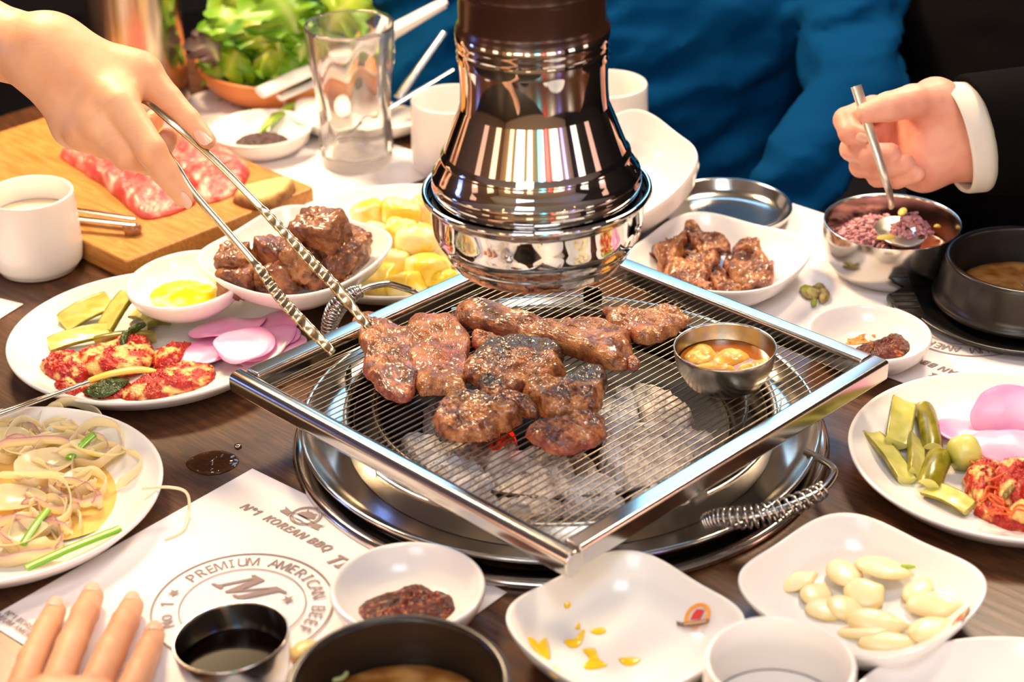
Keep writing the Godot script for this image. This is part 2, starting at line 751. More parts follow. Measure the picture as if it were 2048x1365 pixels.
func spill() -> void:
	var s := Sh.new()
	for q in [[[372, 925], [400, 908], [440, 902], [472, 912], [476, 928], [452, 944], [415, 950], [385, 942]], [[468, 892], [478, 888], [484, 894], [474, 899]]]:
		blob(s, pts(q, T + 0.0004), 0.0011, {"n": 60, "rings": 12, "amp": 0.0004, "freq": 160.0, "pow": 8.0, "under": 0.1})
	var m := mat(70, 42, 24, 0.04)
	solo("water_spill", s, m, "small puddle of water on the dark table beside the placemat corner", "water")


func placemat(label: String, corner: Vector3, w: float, d: float, turn: float) -> Node3D:
	var t := thing("placemat", label, "placemat", corner, "printed paper placemats")
	var sh := Sh.new()
	var n := 25
	var p := PackedVector3Array()
	for layer in 2:
		for j in n:
			for k in n:
				var x := w * k / (n - 1)
				var z := d * j / (n - 1)
				var y := 0.0006 + 0.0005 * sin(x * 21 + z * 9) * sin(z * 17.0)
				p.append(Vector3(x, y + (0.0004 if layer == 0 else -0.0001), z))
	sh.grid(p.slice(0, n * n), n)
	sh.grid(p.slice(n * n), n)
	var o := MeshInstance3D.new()
	o.name = "sheet"
	o.mesh = sh.mesh(Vector3())
	o.set_surface_override_material(0, M.paper)
	t.add_child(o)
	t.rotation.y = turn
	return t


func print_on(t: Node3D, called: String, sh: Sh, x: float, z: float, rot := 0.0, m: Material = null) -> void:
	var o := MeshInstance3D.new()
	o.name = called
	o.mesh = sh.mesh(Vector3())
	o.set_surface_override_material(0, m if m else M.ink)
	t.add_child(o, true)
	o.position = Vector3(x, 0.0017, z)
	o.rotation.y = rot


func ring_flat(r0: float, r1: float, n := 72) -> Sh:
	var sh := Sh.new()
	lathe(sh, [Vector2(r0, 0), Vector2(r0, 0.0003), Vector2(r1, 0.0003), Vector2(r1, 0), Vector2(r0, 0)], n)
	return sh


func flat_poly(pts: Array) -> Sh:
	var sh := Sh.new()
	var pk := PackedVector2Array(pts)
	var tri := Geometry2D.triangulate_polygon(pk)
	for q in pk:
		sh.v.append(Vector3(q.x, 0.0003, q.y))
	sh.i.append_array(tri)
	return sh


func star(r: float) -> Sh:
	var p := []
	for k in 10:
		var a := TAU * k / 10 - PI / 2
		p.append(Vector2(cos(a), sin(a)) * (r if k % 2 == 0 else r * 0.42))
	return flat_poly(p)


func seal_logo(s: float) -> Sh:
	# a ringed badge: toothed rim, a bull's head and shoulders, a ribbon with two tails
	var sh := Sh.new()
	sh.add(ring_flat(s * 0.9, s * 0.97))
	sh.add(ring_flat(s * 0.8, s * 0.84))
	for k in 48:
		var a := TAU * k / 48
		sh.add(flat_poly([Vector2(-0.02, -0.05) * s, Vector2(0.02, -0.05) * s, Vector2(0.02, 0.05) * s, Vector2(-0.02, 0.05) * s]), Transform3D(Basis(Vector3.UP, -a + PI / 2), Vector3(cos(a), 0, sin(a)) * s))
	var bull := [[-0.62, 0.2], [-0.5, -0.15], [-0.3, -0.32], [-0.42, -0.62], [-0.2, -0.42], [0.05, -0.5], [0.25, -0.44], [0.5, -0.6], [0.42, -0.36], [0.62, -0.22], [0.6, -0.05], [0.36, 0.0], [0.3, 0.2]]
	var bp := []
	for q in bull:
		bp.append(Vector2(q[0], q[1]) * s)
	sh.add(flat_poly(bp))
	for k in 2:
		var m := -1.0 if k else 1.0
		var rp := []
		for q in [[0.95, 0.25], [1.75, 0.05], [1.5, 0.3], [1.7, 0.62], [0.98, 0.66]]:
			rp.append(Vector2(q[0] * m, q[1]) * s)
		sh.add(flat_poly(rp))
	for k in 2:
		var z := 0.24 + 0.4 * k
		var rp := []
		for j in 9:
			rp.append(Vector2(-1 + 0.25 * j, z - 0.12 * (1 - pow(-1 + 0.25 * j, 2))) * s)
		for j in 9:
			rp.append(Vector2(1 - 0.25 * j, z + 0.06 - 0.12 * (1 - pow(1 - 0.25 * j, 2))) * s)
		sh.add(flat_poly(rp))
	return sh


func mat_print(t: Node3D) -> void:
	# badge, slogan and title at the top; the big round stamp: two hand-drawn rings with lettering between them
	print_on(t, "badge", seal_logo(0.0118), 0.0785, 0.0205)
	print_on(t, "slogan", flat_text("N°1  KOREAN BBQ", 0.0105, true, 0.2), 0.0775, 0.0395)
	print_on(t, "title", flat_text("TI", 0.017, true, 0.35), 0.1375, 0.046)
	var cx := 0.123
	var cz := 0.1227
	var R := 0.0605
	print_on(t, "stamp_ring", ring_flat(R - 0.0008, R + 0.0004), cx, cz)
	print_on(t, "stamp_ring", ring_flat(R * 0.69, R * 0.69 + 0.0007), cx, cz)
	for word in [["PREMIUM AMERICAN BEEF", -90.0, 8.5], ["No 1", -152.0, 8.5], ["No 1", 110.0, 8.5]]:
		var let := Sh.new()
		for k in word[0].length():
			if word[0][k] == " ":
				continue
			var a := deg_to_rad(word[1] + word[2] * k)
			let.add(flat_text(word[0][k], 0.0125), Transform3D(Basis(Vector3.UP, -a), Vector3(sin(a), 0, -cos(a)) * (R * 0.84)))
		print_on(t, "stamp_lettering", let, cx, cz)
	for q in [[-112.0, 0.84, 0.0048], [38.0, 0.5, 0.005]]:
		var a := deg_to_rad(q[0])
		print_on(t, "stamp_star", star(q[2]), cx + sin(a) * R * q[1], cz - cos(a) * R * q[1])
	print_on(t, "stamp_script", flat_text("M", 0.036, true, 0.6, "Droid Serif"), cx - 0.012, cz - 0.016)
	print_on(t, "small_print", flat_text("N°1 KOREAN BBQ", 0.004), 0.03, 0.226)
	print_on(t, "small_print", flat_text("PREMIUM AMERICAN BEEF", 0.0035), 0.03, 0.232)


func placemats() -> void:
	var W := 0.25
	var D := 0.24
	var tn := -0.71
	mat_print(placemat("white paper placemat with a round brown stamp, under the soy sauce cup", at(505, 940), W, D, tn))
	tn = TURN + PI + 0.03
	var a := deg_to_rad(-20.0)
	var off := Vector3(0.123 + sin(a) * 0.051, 0, 0.1227 - cos(a) * 0.051)
	mat_print(placemat("white paper placemat under the rice bowl and black stone pot", at(1908, 702) - Basis(Vector3.UP, tn) * off, 0.385, 0.235, tn))
	tn = TURN
	mat_print(placemat("white paper placemat under the salad bowl and tall glass", at(395, 205) + Basis(Vector3.UP, tn) * Vector3(-0.02, 0, -0.06), 0.37, D, tn))
	placemat("white paper placemat whose edge shows left of the pickle plate", at(-160, 560), 0.12, 0.2, tn + 0.3)


func burner() -> void:
	var t := thing("charcoal_burner", "round stainless steel charcoal burner sunk in the table under the grate", "grill burner", Vector3(0, T, -0.006))
	var o := Vector3(0, T, -0.006)
	var tr := Transform3D(Basis(), o)
	var s := Sh.new()
	lathe(s, [Vector2(0.186, 0.0), Vector2(0.2035, 0.0), Vector2(0.205, 0.002), Vector2(0.2035, 0.005), Vector2(0.2, 0.0065), Vector2(0.188, 0.005), Vector2(0.186, 0.0)], 96)
	put("trim_ring", turned(s, tr), M.steel, t)
	s = Sh.new()
	lathe(s, [Vector2(0.16, 0.0048), Vector2(0.16, 0.006), Vector2(0.178, 0.007), Vector2(0.189, 0.012), Vector2(0.1945, 0.0195), Vector2(0.1965, 0.0205), Vector2(0.1985, 0.0195), Vector2(0.198, 0.0175), Vector2(0.193, 0.012), Vector2(0.18, 0.005), Vector2(0.16, 0.0048)], 96)
	put("tray", turned(s, tr), M.steel, t)
	s = Sh.new()
	lathe(s, [Vector2(0.163, 0.0065), Vector2(0.1635, 0.024), Vector2(0.1655, 0.0265), Vector2(0.165, 0.0285), Vector2(0.162, 0.0285), Vector2(0.16, 0.026), Vector2(0.158, 0.0065)], 96)
	put("fire_pot", turned(s, tr), M.brushed, t)
	s = Sh.new()
	lathe(s, [Vector2(0.1305, 0.005), Vector2(0.1305, 0.0064), Vector2(0.157, 0.0064), Vector2(0.1575, 0.024), Vector2(0.156, 0.024), Vector2(0.1555, 0.0078), Vector2(0.1305, 0.0078)], 96)
	put("sooty_liner", turned(s, tr), M.soot, t)
	s = Sh.new()
	lathe(s, [Vector2(0.139, 0.0065), Vector2(0.141, 0.03), Vector2(0.143, 0.034), Vector2(0.141, 0.035), Vector2(0.138, 0.033), Vector2(0.134, 0.0065)], 96)
	put("inner_ring", turned(s, tr), M.iron, t)
	s = Sh.new()
	lathe(s, [Vector2(0.0, 0.0068), Vector2(0.131, 0.0068), Vector2(0.13, 0.012), Vector2(0.128, 0.012), Vector2(0.126, 0.0085), Vector2(0.0, 0.0085)], 64)
	put("ash_basket", turned(s, tr), M.soot, t)
	for k in 8:
		var a := TAU * k / 8 + 0.2
		var b := Sh.new()
		prism(b, rrect(0.016, 0.02, 0.004), -0.0006, 0.0006, 0.0003, Transform3D(Basis(Vector3.UP, -a + PI / 2), o + Vector3(cos(a) * 0.1665, 0.0345, sin(a) * 0.1665)))
		put("support_tab", b, M.steel, t)
	# two bail handles with coil spring grips
	for h in 2:
		var pts: Array
		if h == 0:
			pts = [at(1612, 905, 0.766), at(1640, 918, 0.772), at(1668, 940, 0.78), at(1660, 965, 0.783), at(1630, 990, 0.784), at(1560, 1020, 0.782), at(1500, 1035, 0.778), at(1440, 1037, 0.772), at(1410, 1046, 0.767)]
		else:
			pts = [at(655, 672, 0.77), at(662, 640, 0.786), at(676, 612, 0.80), at(695, 595, 0.806), at(712, 586, 0.806), at(740, 574, 0.806), at(775, 568, 0.804), at(800, 574, 0.798), at(825, 582, 0.79), at(850, 592, 0.774)]
		var sm := line(pts, 48)
		var b := Sh.new()
		tube(b, sm, 0.0028, 10)
		var rod := put("bail_handle", b, M.steel, t)
		var coil := []
		var a0 := 0.45 if h == 0 else 0.0
		var a1 := 1.0 if h == 0 else 0.47
		var fr := frames(sm)
		var turns := 21.0
		for k in 700:
			var u := float(k) / 699
			var f := (a0 + (a1 - a0) * u) * 47.99
			var j := int(f)
			var c: Vector3 = sm[j].lerp(sm[j + 1], f - j)
			var r := 0.0052 + 0.0024 * sin(PI * u)
			var an := TAU * turns * u
			coil.append(c + (fr[j][1] * cos(an) + fr[j][2] * sin(an)) * r)
		var cs := Sh.new()
		tube(cs, coil, 0.0009, 6)
		var sp := MeshInstance3D.new()
		sp.name = "spring_grip"
		sp.mesh = cs.mesh(t.position)
		sp.set_surface_override_material(0, M.steel)
		rod.add_child(sp)


const GT := 0.7763   # turn of the grate

func grate() -> void:
	var t := thing("grill_grate", "square stainless steel wire grate with folded frame under the meat", "grill grate", Vector3(0, G - 0.018, 0))
	var W := 0.355
	var D := 0.347
	var bs := Basis(Vector3.UP, GT)
	var bar := func(called: String, a: Vector3, b: Vector3, round_: float, hgt: float) -> void:
		var s := Sh.new()
		var x := (b - a).normalized()
		var tf := Transform3D(bs, Vector3(0, G, 0)) * Transform3D(Basis(x.cross(Vector3.UP) * -1.0, Vector3.UP, x), a)
		prism(s, rrect(0.0155, hgt, round_), 0.0, a.distance_to(b), 0.0012, tf)
		put(called, s, M.steel, t)
	var y := -0.0085
	var e := 0.00775
	bar.call("frame_bar", Vector3(-W / 2 + 0.0155, y, -D / 2 + e), Vector3(W / 2 - 0.0155, y, -D / 2 + e), 0.003, 0.017)
	bar.call("frame_bar", Vector3(-W / 2 + 0.0155, y, D / 2 - e), Vector3(W / 2 - 0.0005, y, D / 2 - e), 0.003, 0.017)
	bar.call("frame_bar", Vector3(-W / 2 + e, y, -D / 2 - 0.002), Vector3(-W / 2 + e, y, D / 2 + 0.001), 0.0062, 0.018)
	bar.call("frame_bar", Vector3(W / 2 - e, y, -D / 2), Vector3(W / 2 - e, y, D / 2 - 0.0155), 0.003, 0.017)
	var n := 50
	var wm: ArrayMesh
	for k in n:
		var z := -D / 2 + 0.0205 + (D - 0.041) * k / (n - 1)
		if wm == null:
			var s := Sh.new()
			tube(s, [Vector3(-W / 2 + 0.012, 0, 0), Vector3(W / 2 - 0.012, 0, 0)], 0.00056, 8)
			wm = s.mesh(Vector3())
		var o := MeshInstance3D.new()
		o.name = "wire" if k == 0 else "wire_%03d" % k
		o.mesh = wm
		o.set_surface_override_material(0, M.wire)
		t.add_child(o)
		o.transform = Transform3D(bs, bs * Vector3(0, 0.0085, z))


func coals() -> void:
	M.ash = vmat(0.95)
	bump(M.ash, noise_tex(0.06, 31, null, 256, 5), 0.25, Vector3(14, 14, 14))
	var list := [
		[[[1195, 760], [1260, 775], [1275, 860], [1190, 870], [1150, 800]], 0.022, 0.0], [[[1275, 770], [1340, 790], [1390, 850], [1360, 880], [1290, 850], [1262, 800]], 0.026, 0.0],
		[[[1210, 870], [1330, 850], [1420, 890], [1425, 920], [1330, 960], [1215, 960]], 0.026, 0.35], [[[1240, 930], [1330, 900], [1390, 940], [1330, 1000], [1260, 1010]], 0.03, 0.0],
		[[[800, 880], [870, 890], [960, 960], [1000, 1010], [930, 1010], [850, 960]], 0.03, 0.1], [[[960, 950], [1080, 920], [1150, 960], [1130, 1020], [1020, 1030]], 0.03, 0.1],
		[[[850, 820], [930, 800], [980, 870], [930, 900], [860, 870]], 0.02, 0.6], [[[1060, 900], [1140, 890], [1200, 960], [1150, 1000], [1080, 960]], 0.018, 0.5],
		[[[1130, 970], [1220, 960], [1250, 1010], [1180, 1035], [1120, 1020]], 0.026, 0.2], [[[900, 850], [1010, 870], [1040, 930], [960, 950], [890, 900]], 0.022, 0.9]]
	var names := ["by the near right of the fire", "at the far right of the fire", "large and flat beside the right frame bar", "with a pale broken top nearest the right bar", "long and pale along the left frame bar", "broad ridged one nearest the front corner", "bluish one behind the lower left meat", "half hidden in the middle of the fire", "small pale block near the front corner", "brown partly burnt one under the lower left meat"]
	for k in list.size():
		var q: Array = list[k]
		var o := []
		for a in q[0]:
			o.append(at(a[0], a[1] + 4, 0.772) - Vector3(0, 0.772 - 0.763, 0))
		var brown: float = q[2]
		var s := Sh.new()
		var mid := Vector3()
		for a in o:
			mid += a / o.size()
		var tx := rng.randf_range(-.22, .22)
		var tz := rng.randf_range(-.15, .25)
		var tint := L(236, 226, 214) if k % 2 else L(214, 216, 224)
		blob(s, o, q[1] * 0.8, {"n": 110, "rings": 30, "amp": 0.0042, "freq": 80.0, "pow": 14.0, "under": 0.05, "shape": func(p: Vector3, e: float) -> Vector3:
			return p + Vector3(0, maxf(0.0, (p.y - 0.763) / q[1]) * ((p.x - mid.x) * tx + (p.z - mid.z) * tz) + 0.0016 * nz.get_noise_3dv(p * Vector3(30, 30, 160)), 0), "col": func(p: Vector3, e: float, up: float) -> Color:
			var f := nc.get_noise_3dv(p * 60.0)
			var c := tint.lerp(L(168, 160, 156), clampf(0.3 + 1.3 * f, 0, 1))
			c = c.lerp(L(120, 84, 54), clampf(brown * (0.5 + 1.6 * nc.get_noise_3dv(p * 25.0)), 0, 1))
			var cr := absf(nc.get_noise_3dv(p * 30.0 + Vector3(9, 9, 9)))
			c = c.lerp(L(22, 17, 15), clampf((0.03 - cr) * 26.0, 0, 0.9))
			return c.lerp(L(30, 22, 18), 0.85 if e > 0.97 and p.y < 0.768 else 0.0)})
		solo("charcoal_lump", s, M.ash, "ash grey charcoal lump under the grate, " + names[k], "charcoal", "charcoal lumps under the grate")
	# a glowing ember showing between the lumps
	var em := mat(90, 20, 8, 0.9)
	em.emission_enabled = true
	em.emission = Color(1.0, 0.12, 0.03)
	em.emission_energy_multiplier = 1.1
	var s2 := Sh.new()
	blob(s2, [at(1000, 900, 0.766), at(1015, 860, 0.766), at(1035, 900, 0.766), at(1018, 950, 0.766)], 0.012, {"n": 24, "rings": 6, "amp": 0.002})
	solo("glowing_ember", s2, em, "small red glowing ember between charcoal lumps left of centre", "charcoal")
	var gl := OmniLight3D.new()
	gl.name = "ember_light"
	gl.light_color = Color(1, 0.25, 0.08)
	gl.light_energy = 0.0006
	gl.light_size = 0.01
	gl.shadow_enabled = true
	add_child(gl)
	gl.position = at(1015, 890, 0.785)


func hood() -> void:
	var c := Vector3(-0.015, 0, 0)
	var t := thing("exhaust_hood", "chrome bell shaped extractor hood with brown duct hanging over the grill", "extractor hood", c + Vector3(0, 0.905, 0))
	var tr := Transform3D(Basis(), c)
	var s := Sh.new()
	lathe(s, [Vector2(0.0505, 1.074), Vector2(0.0522, 1.074), Vector2(0.0535, 1.077), Vector2(0.0535, 1.0795), Vector2(0.0522, 1.083), Vector2(0.0508, 1.086), Vector2(0.0505, 1.104), Vector2(0.0513, 1.1065), Vector2(0.0513, 1.109), Vector2(0.0505, 1.1115), Vector2(0.0503, 1.126), Vector2(0.0512, 1.128), Vector2(0.0503, 1.131), Vector2(0.0503, 2.68), Vector2(0.047, 2.68), Vector2(0.047, 1.075)], 80)
	put("duct", turned(s, tr), M.duct, t)
	s = Sh.new()
	var pr := []
	for q in [[0.0515, 1.079], [0.0537, 1.079], [0.0537, 1.073], [0.0526, 1.0718], [0.0533, 1.0695], [0.0526, 1.067], [0.0524, 1.0655], [0.0532, 1.0635], [0.0524, 1.0613], [0.0532, 1.0592], [0.0522, 1.057], [0.0515, 1.045], [0.0516, 1.034], [0.0524, 1.0225], [0.0545, 1.013], [0.0575, 1.0045], [0.062, 0.996], [0.066, 0.9895], [0.0672, 0.988], [0.0677, 0.9865], [0.0674, 0.985], [0.070, 0.980], [0.0717, 0.9765], [0.0728, 0.9738], [0.0742, 0.973], [0.0745, 0.9715], [0.074, 0.970], [0.0748, 0.9685], [0.075, 0.966], [0.0748, 0.956], [0.0735, 0.956], [0.073, 0.97], [0.05, 1.03], [0.0505, 1.079]]:
		pr.append(Vector2(q[0], q[1]))
	lathe(s, pr, 96)
	put("bell", turned(s, tr), M.chrome, t)
	s = Sh.new()
	pr = []
	for q in [[0.0772, 0.957], [0.0782, 0.9605], [0.0805, 0.9618], [0.0822, 0.9605], [0.0825, 0.9585], [0.081, 0.957], [0.0785, 0.955], [0.0768, 0.951], [0.0765, 0.940], [0.0758, 0.932], [0.0745, 0.9265], [0.0715, 0.9215], [0.068, 0.9188], [0.0683, 0.9165], [0.0675, 0.914], [0.064, 0.9085], [0.062, 0.9055], [0.059, 0.9045], [0.058, 0.9055], [0.06, 0.909], [0.066, 0.918], [0.074, 0.928], [0.0755, 0.94], [0.0758, 0.952], [0.0772, 0.957]]:
		pr.append(Vector2(q[0], q[1]))
	lathe(s, pr, 96)
	put("drip_collar", turned(s, tr), M.chrome, t)
	s = Sh.new()
	lathe(s, [Vector2(0, 0.963), Vector2(0.0755, 0.952), Vector2(0.0755, 0.951), Vector2(0, 0.962)], 48)
	put("inner_filter", turned(s, tr), M.soot, t)
	for a in [1.85, 0.4, 3.3]:
		s = Sh.new()
		lathe(s, [Vector2(0, 0.0022), Vector2(0.002, 0.0018), Vector2(0.0032, 0.0), Vector2(0, -0.001)], 16)
		var d := Vector3(cos(a), 0, sin(a))
		turned(s, Transform3D(Basis(d.cross(Vector3.UP), d, Vector3.UP), c + d * 0.0765 + Vector3(0, 0.9385, 0)))
		put("rivet", s, M.chrome, t)
	t.rotation.z = 0.011


var mustard_dish: Node3D


# ---------- crockery: each kind built round the origin, then set down ----------
func setdown(t: Node3D, x: float, y: float, rim: float, base := T, turn := 0.0, tilt := Vector3()) -> Node3D:
	var p := at(x, y, base + rim)
	t.position = Vector3(p.x, base, p.z)
	t.basis = Basis.from_euler(tilt) * Basis(Vector3.UP, turn)
	return t


func prof(a: Array, s := 1.0, sy := 1.0) -> Array:
	var o := []
	for q in a:
		o.append(Vector2(q[0] * s, q[1] * sy))
	return o


func plate(label: String, r := 0.117) -> Node3D:
	var t := thing("dinner_plate", label, "plate", Vector3.ZERO, "large white plates")
	var s := Sh.new()
	lathe(s, prof([[0, .0045], [.05, .0045], [.078, .0058], [.097, .0105], [.109, .017], [.1145, .0215], [.1165, .0228], [.118, .0218], [.1175, .0195], [.106, .0085], [.088, .001], [.074, .0], [.07, .0], [.068, .0018], [0, .0018]], r / 0.117), 96)
	put("body", s, M.china, t)
	return t


func sauce_dish(label: String, r := 0.051) -> Node3D:
	var t := thing("sauce_dish", label, "dish", Vector3.ZERO, "small round white sauce dishes")
	var s := Sh.new()
	lathe(s, prof([[0, .006], [.02, .0062], [.032, .0092], [.041, .0155], [.0462, .0225], [.0478, .0245], [.0496, .0249], [.051, .024], [.0512, .0215], [.0475, .012], [.038, .003], [.029, .0], [.026, .0], [.025, .002], [0, .002]], r / 0.051), 80)
	put("body", s, M.china, t)
	return t


func square_dish(label: String, half := 0.068) -> Node3D:
	var t := thing("square_dish", label, "dish", Vector3.ZERO, "rounded square white dishes")
	var s := Sh.new()
	lathe(s, prof([[0, .006], [.03, .0062], [.042, .0085], [.052, .0145], [.058, .0215], [.0602, .0245], [.0615, .0258], [.0628, .0255], [.063, .024], [.0625, .0222], [.057, .012], [.046, .003], [.036, .0], [.033, .0], [.031, .002], [0, .002]], half / 0.063, 1.1), 120, 3.3, LIFT)
	put("body", s, M.china, t)
	return t


func cup(label: String, r: float, h: float) -> Node3D:
	var t := thing("teacup", label, "cup", Vector3.ZERO, "white handleless cups")
	var s := Sh.new()
	lathe(s, prof([[0, .006], [.75, .007], [.88, .02], [.92, .3], [.915, .9], [.92, .985], [.95, 1.0], [.98, .995], [.995, .975], [.995, .9], [1.02, .5], [1.03, .3], [1.0, .12], [.9, .04], [.8, .022], [.79, .0], [.72, .0], [.7, .01], [0, .012]].map(func(q): return [q[0] * r, q[1] * (h if q[1] > 0.0199 else 1.0) if q[1] > 0.0199 else q[1]]), 1.0), 80)
	put("body", s, M.china, t)
	return t


# a pool of something inside a vessel: a disc r wide at height y, raised a little at its edge
func pool(called: String, label: String, cat: String, pos: Vector3, r: float, m: Material, depth := 0.004, sq := 0.0, turn := 0.0) -> MeshInstance3D:
	var s := Sh.new()
	lathe(s, [Vector2(0, 0), Vector2(r * 0.97, 0), Vector2(r, 0.0004), Vector2(r * 0.9, -depth * 0.6), Vector2(0, -depth)], 64, sq)
	turned(s, Transform3D(Basis(Vector3.UP, turn), pos))
	return solo(called, s, m, label, cat)


# height of the inner wall of a square dish where the lens sees it, and its slope
func wall_at(t: Node3D, px: float, py: float, half: float) -> Vector2:
	var wall := [Vector2(0, .006), Vector2(.03, .0062), Vector2(.042, .0085), Vector2(.052, .0145), Vector2(.058, .0215), Vector2(.0602, .0245)]
	var y := 0.012
	var sl := 0.3
	for it in 6:
		var lc := t.transform.affine_inverse() * at(px, py, T + y)
		var a := atan2(lc.z, lc.x)
		var f := pow(pow(absf(cos(a)), 3.3) + pow(absf(sin(a)), 3.3), -1.0 / 3.3)
		var r := Vector2(lc.x, lc.z).length() / f / (half / 0.063)
		for k in 5:
			if r >= wall[k].x and r <= wall[k + 1].x:
				sl = (wall[k + 1].y - wall[k].y) / (wall[k + 1].x - wall[k].x) * 1.1
				y = lerpf(wall[k].y, wall[k + 1].y, (r - wall[k].x) / (wall[k + 1].x - wall[k].x)) * 1.1
				y += LIFT * (f - 1.0) * pow(r / 0.063, 3)
	return Vector2(y, sl)


const LIFT := 0.028


func logo_on(t: Node3D, px: float, py: float, half: float, s: float, turn: float) -> void:
	# the round red bull badge printed on the inner wall of a square dish
	var w := wall_at(t, px, py, half)
	var y := w.x + 0.0009
	var sl := w.y
	var pos := at(px, py, T + y + 0.0007)
	var inw := Vector3(t.position.x - pos.x, 0, t.position.z - pos.z).normalized()
	var yy := (Vector3.UP + inw * sl).normalized()
	var x := Vector3(cos(turn), 0, sin(turn))
	x = (x - yy * x.dot(yy)).normalized()
	var tf := t.transform.affine_inverse() * Transform3D(Basis(x, yy, x.cross(yy)), pos)
	var parts := [[ring_flat(s * 0.72, s), mat(240, 160, 60, 0.3)], [flat_poly([Vector2(-.5, .35) * s, Vector2(-.35, -.2) * s, Vector2(-.1, -.5) * s, Vector2(.2, -.45) * s, Vector2(.55, -.3) * s, Vector2(.4, 0) * s, Vector2(.3, .35) * s]), mat(205, 60, 60, 0.3)],
		[flat_poly([Vector2(-1.6, .3) * s, Vector2(-1.1, .5) * s, Vector2(1.1, .45) * s, Vector2(1.05, .8) * s, Vector2(.5, .95) * s, Vector2(-.4, .95) * s, Vector2(-1.0, .85) * s, Vector2(-1.45, .7) * s]), mat(128, 108, 102, 0.3)],
		[flat_poly([Vector2(-.9, .6) * s, Vector2(.85, .56) * s, Vector2(.85, .7) * s, Vector2(-.9, .74) * s]), mat(225, 170, 120, 0.3)]]
	var names := ["badge_ring", "badge_bull", "badge_ribbon", "badge_script"]
	for k in 4:
		var o := MeshInstance3D.new()
		o.name = names[k]
		var sh: Sh = parts[k][0]
		o.mesh = turned(sh, tf.translated_local(Vector3(0, 0.0002 * k + 0.0002, 0))).mesh(Vector3())
		o.set_surface_override_material(0, parts[k][1])
		t.add_child(o)


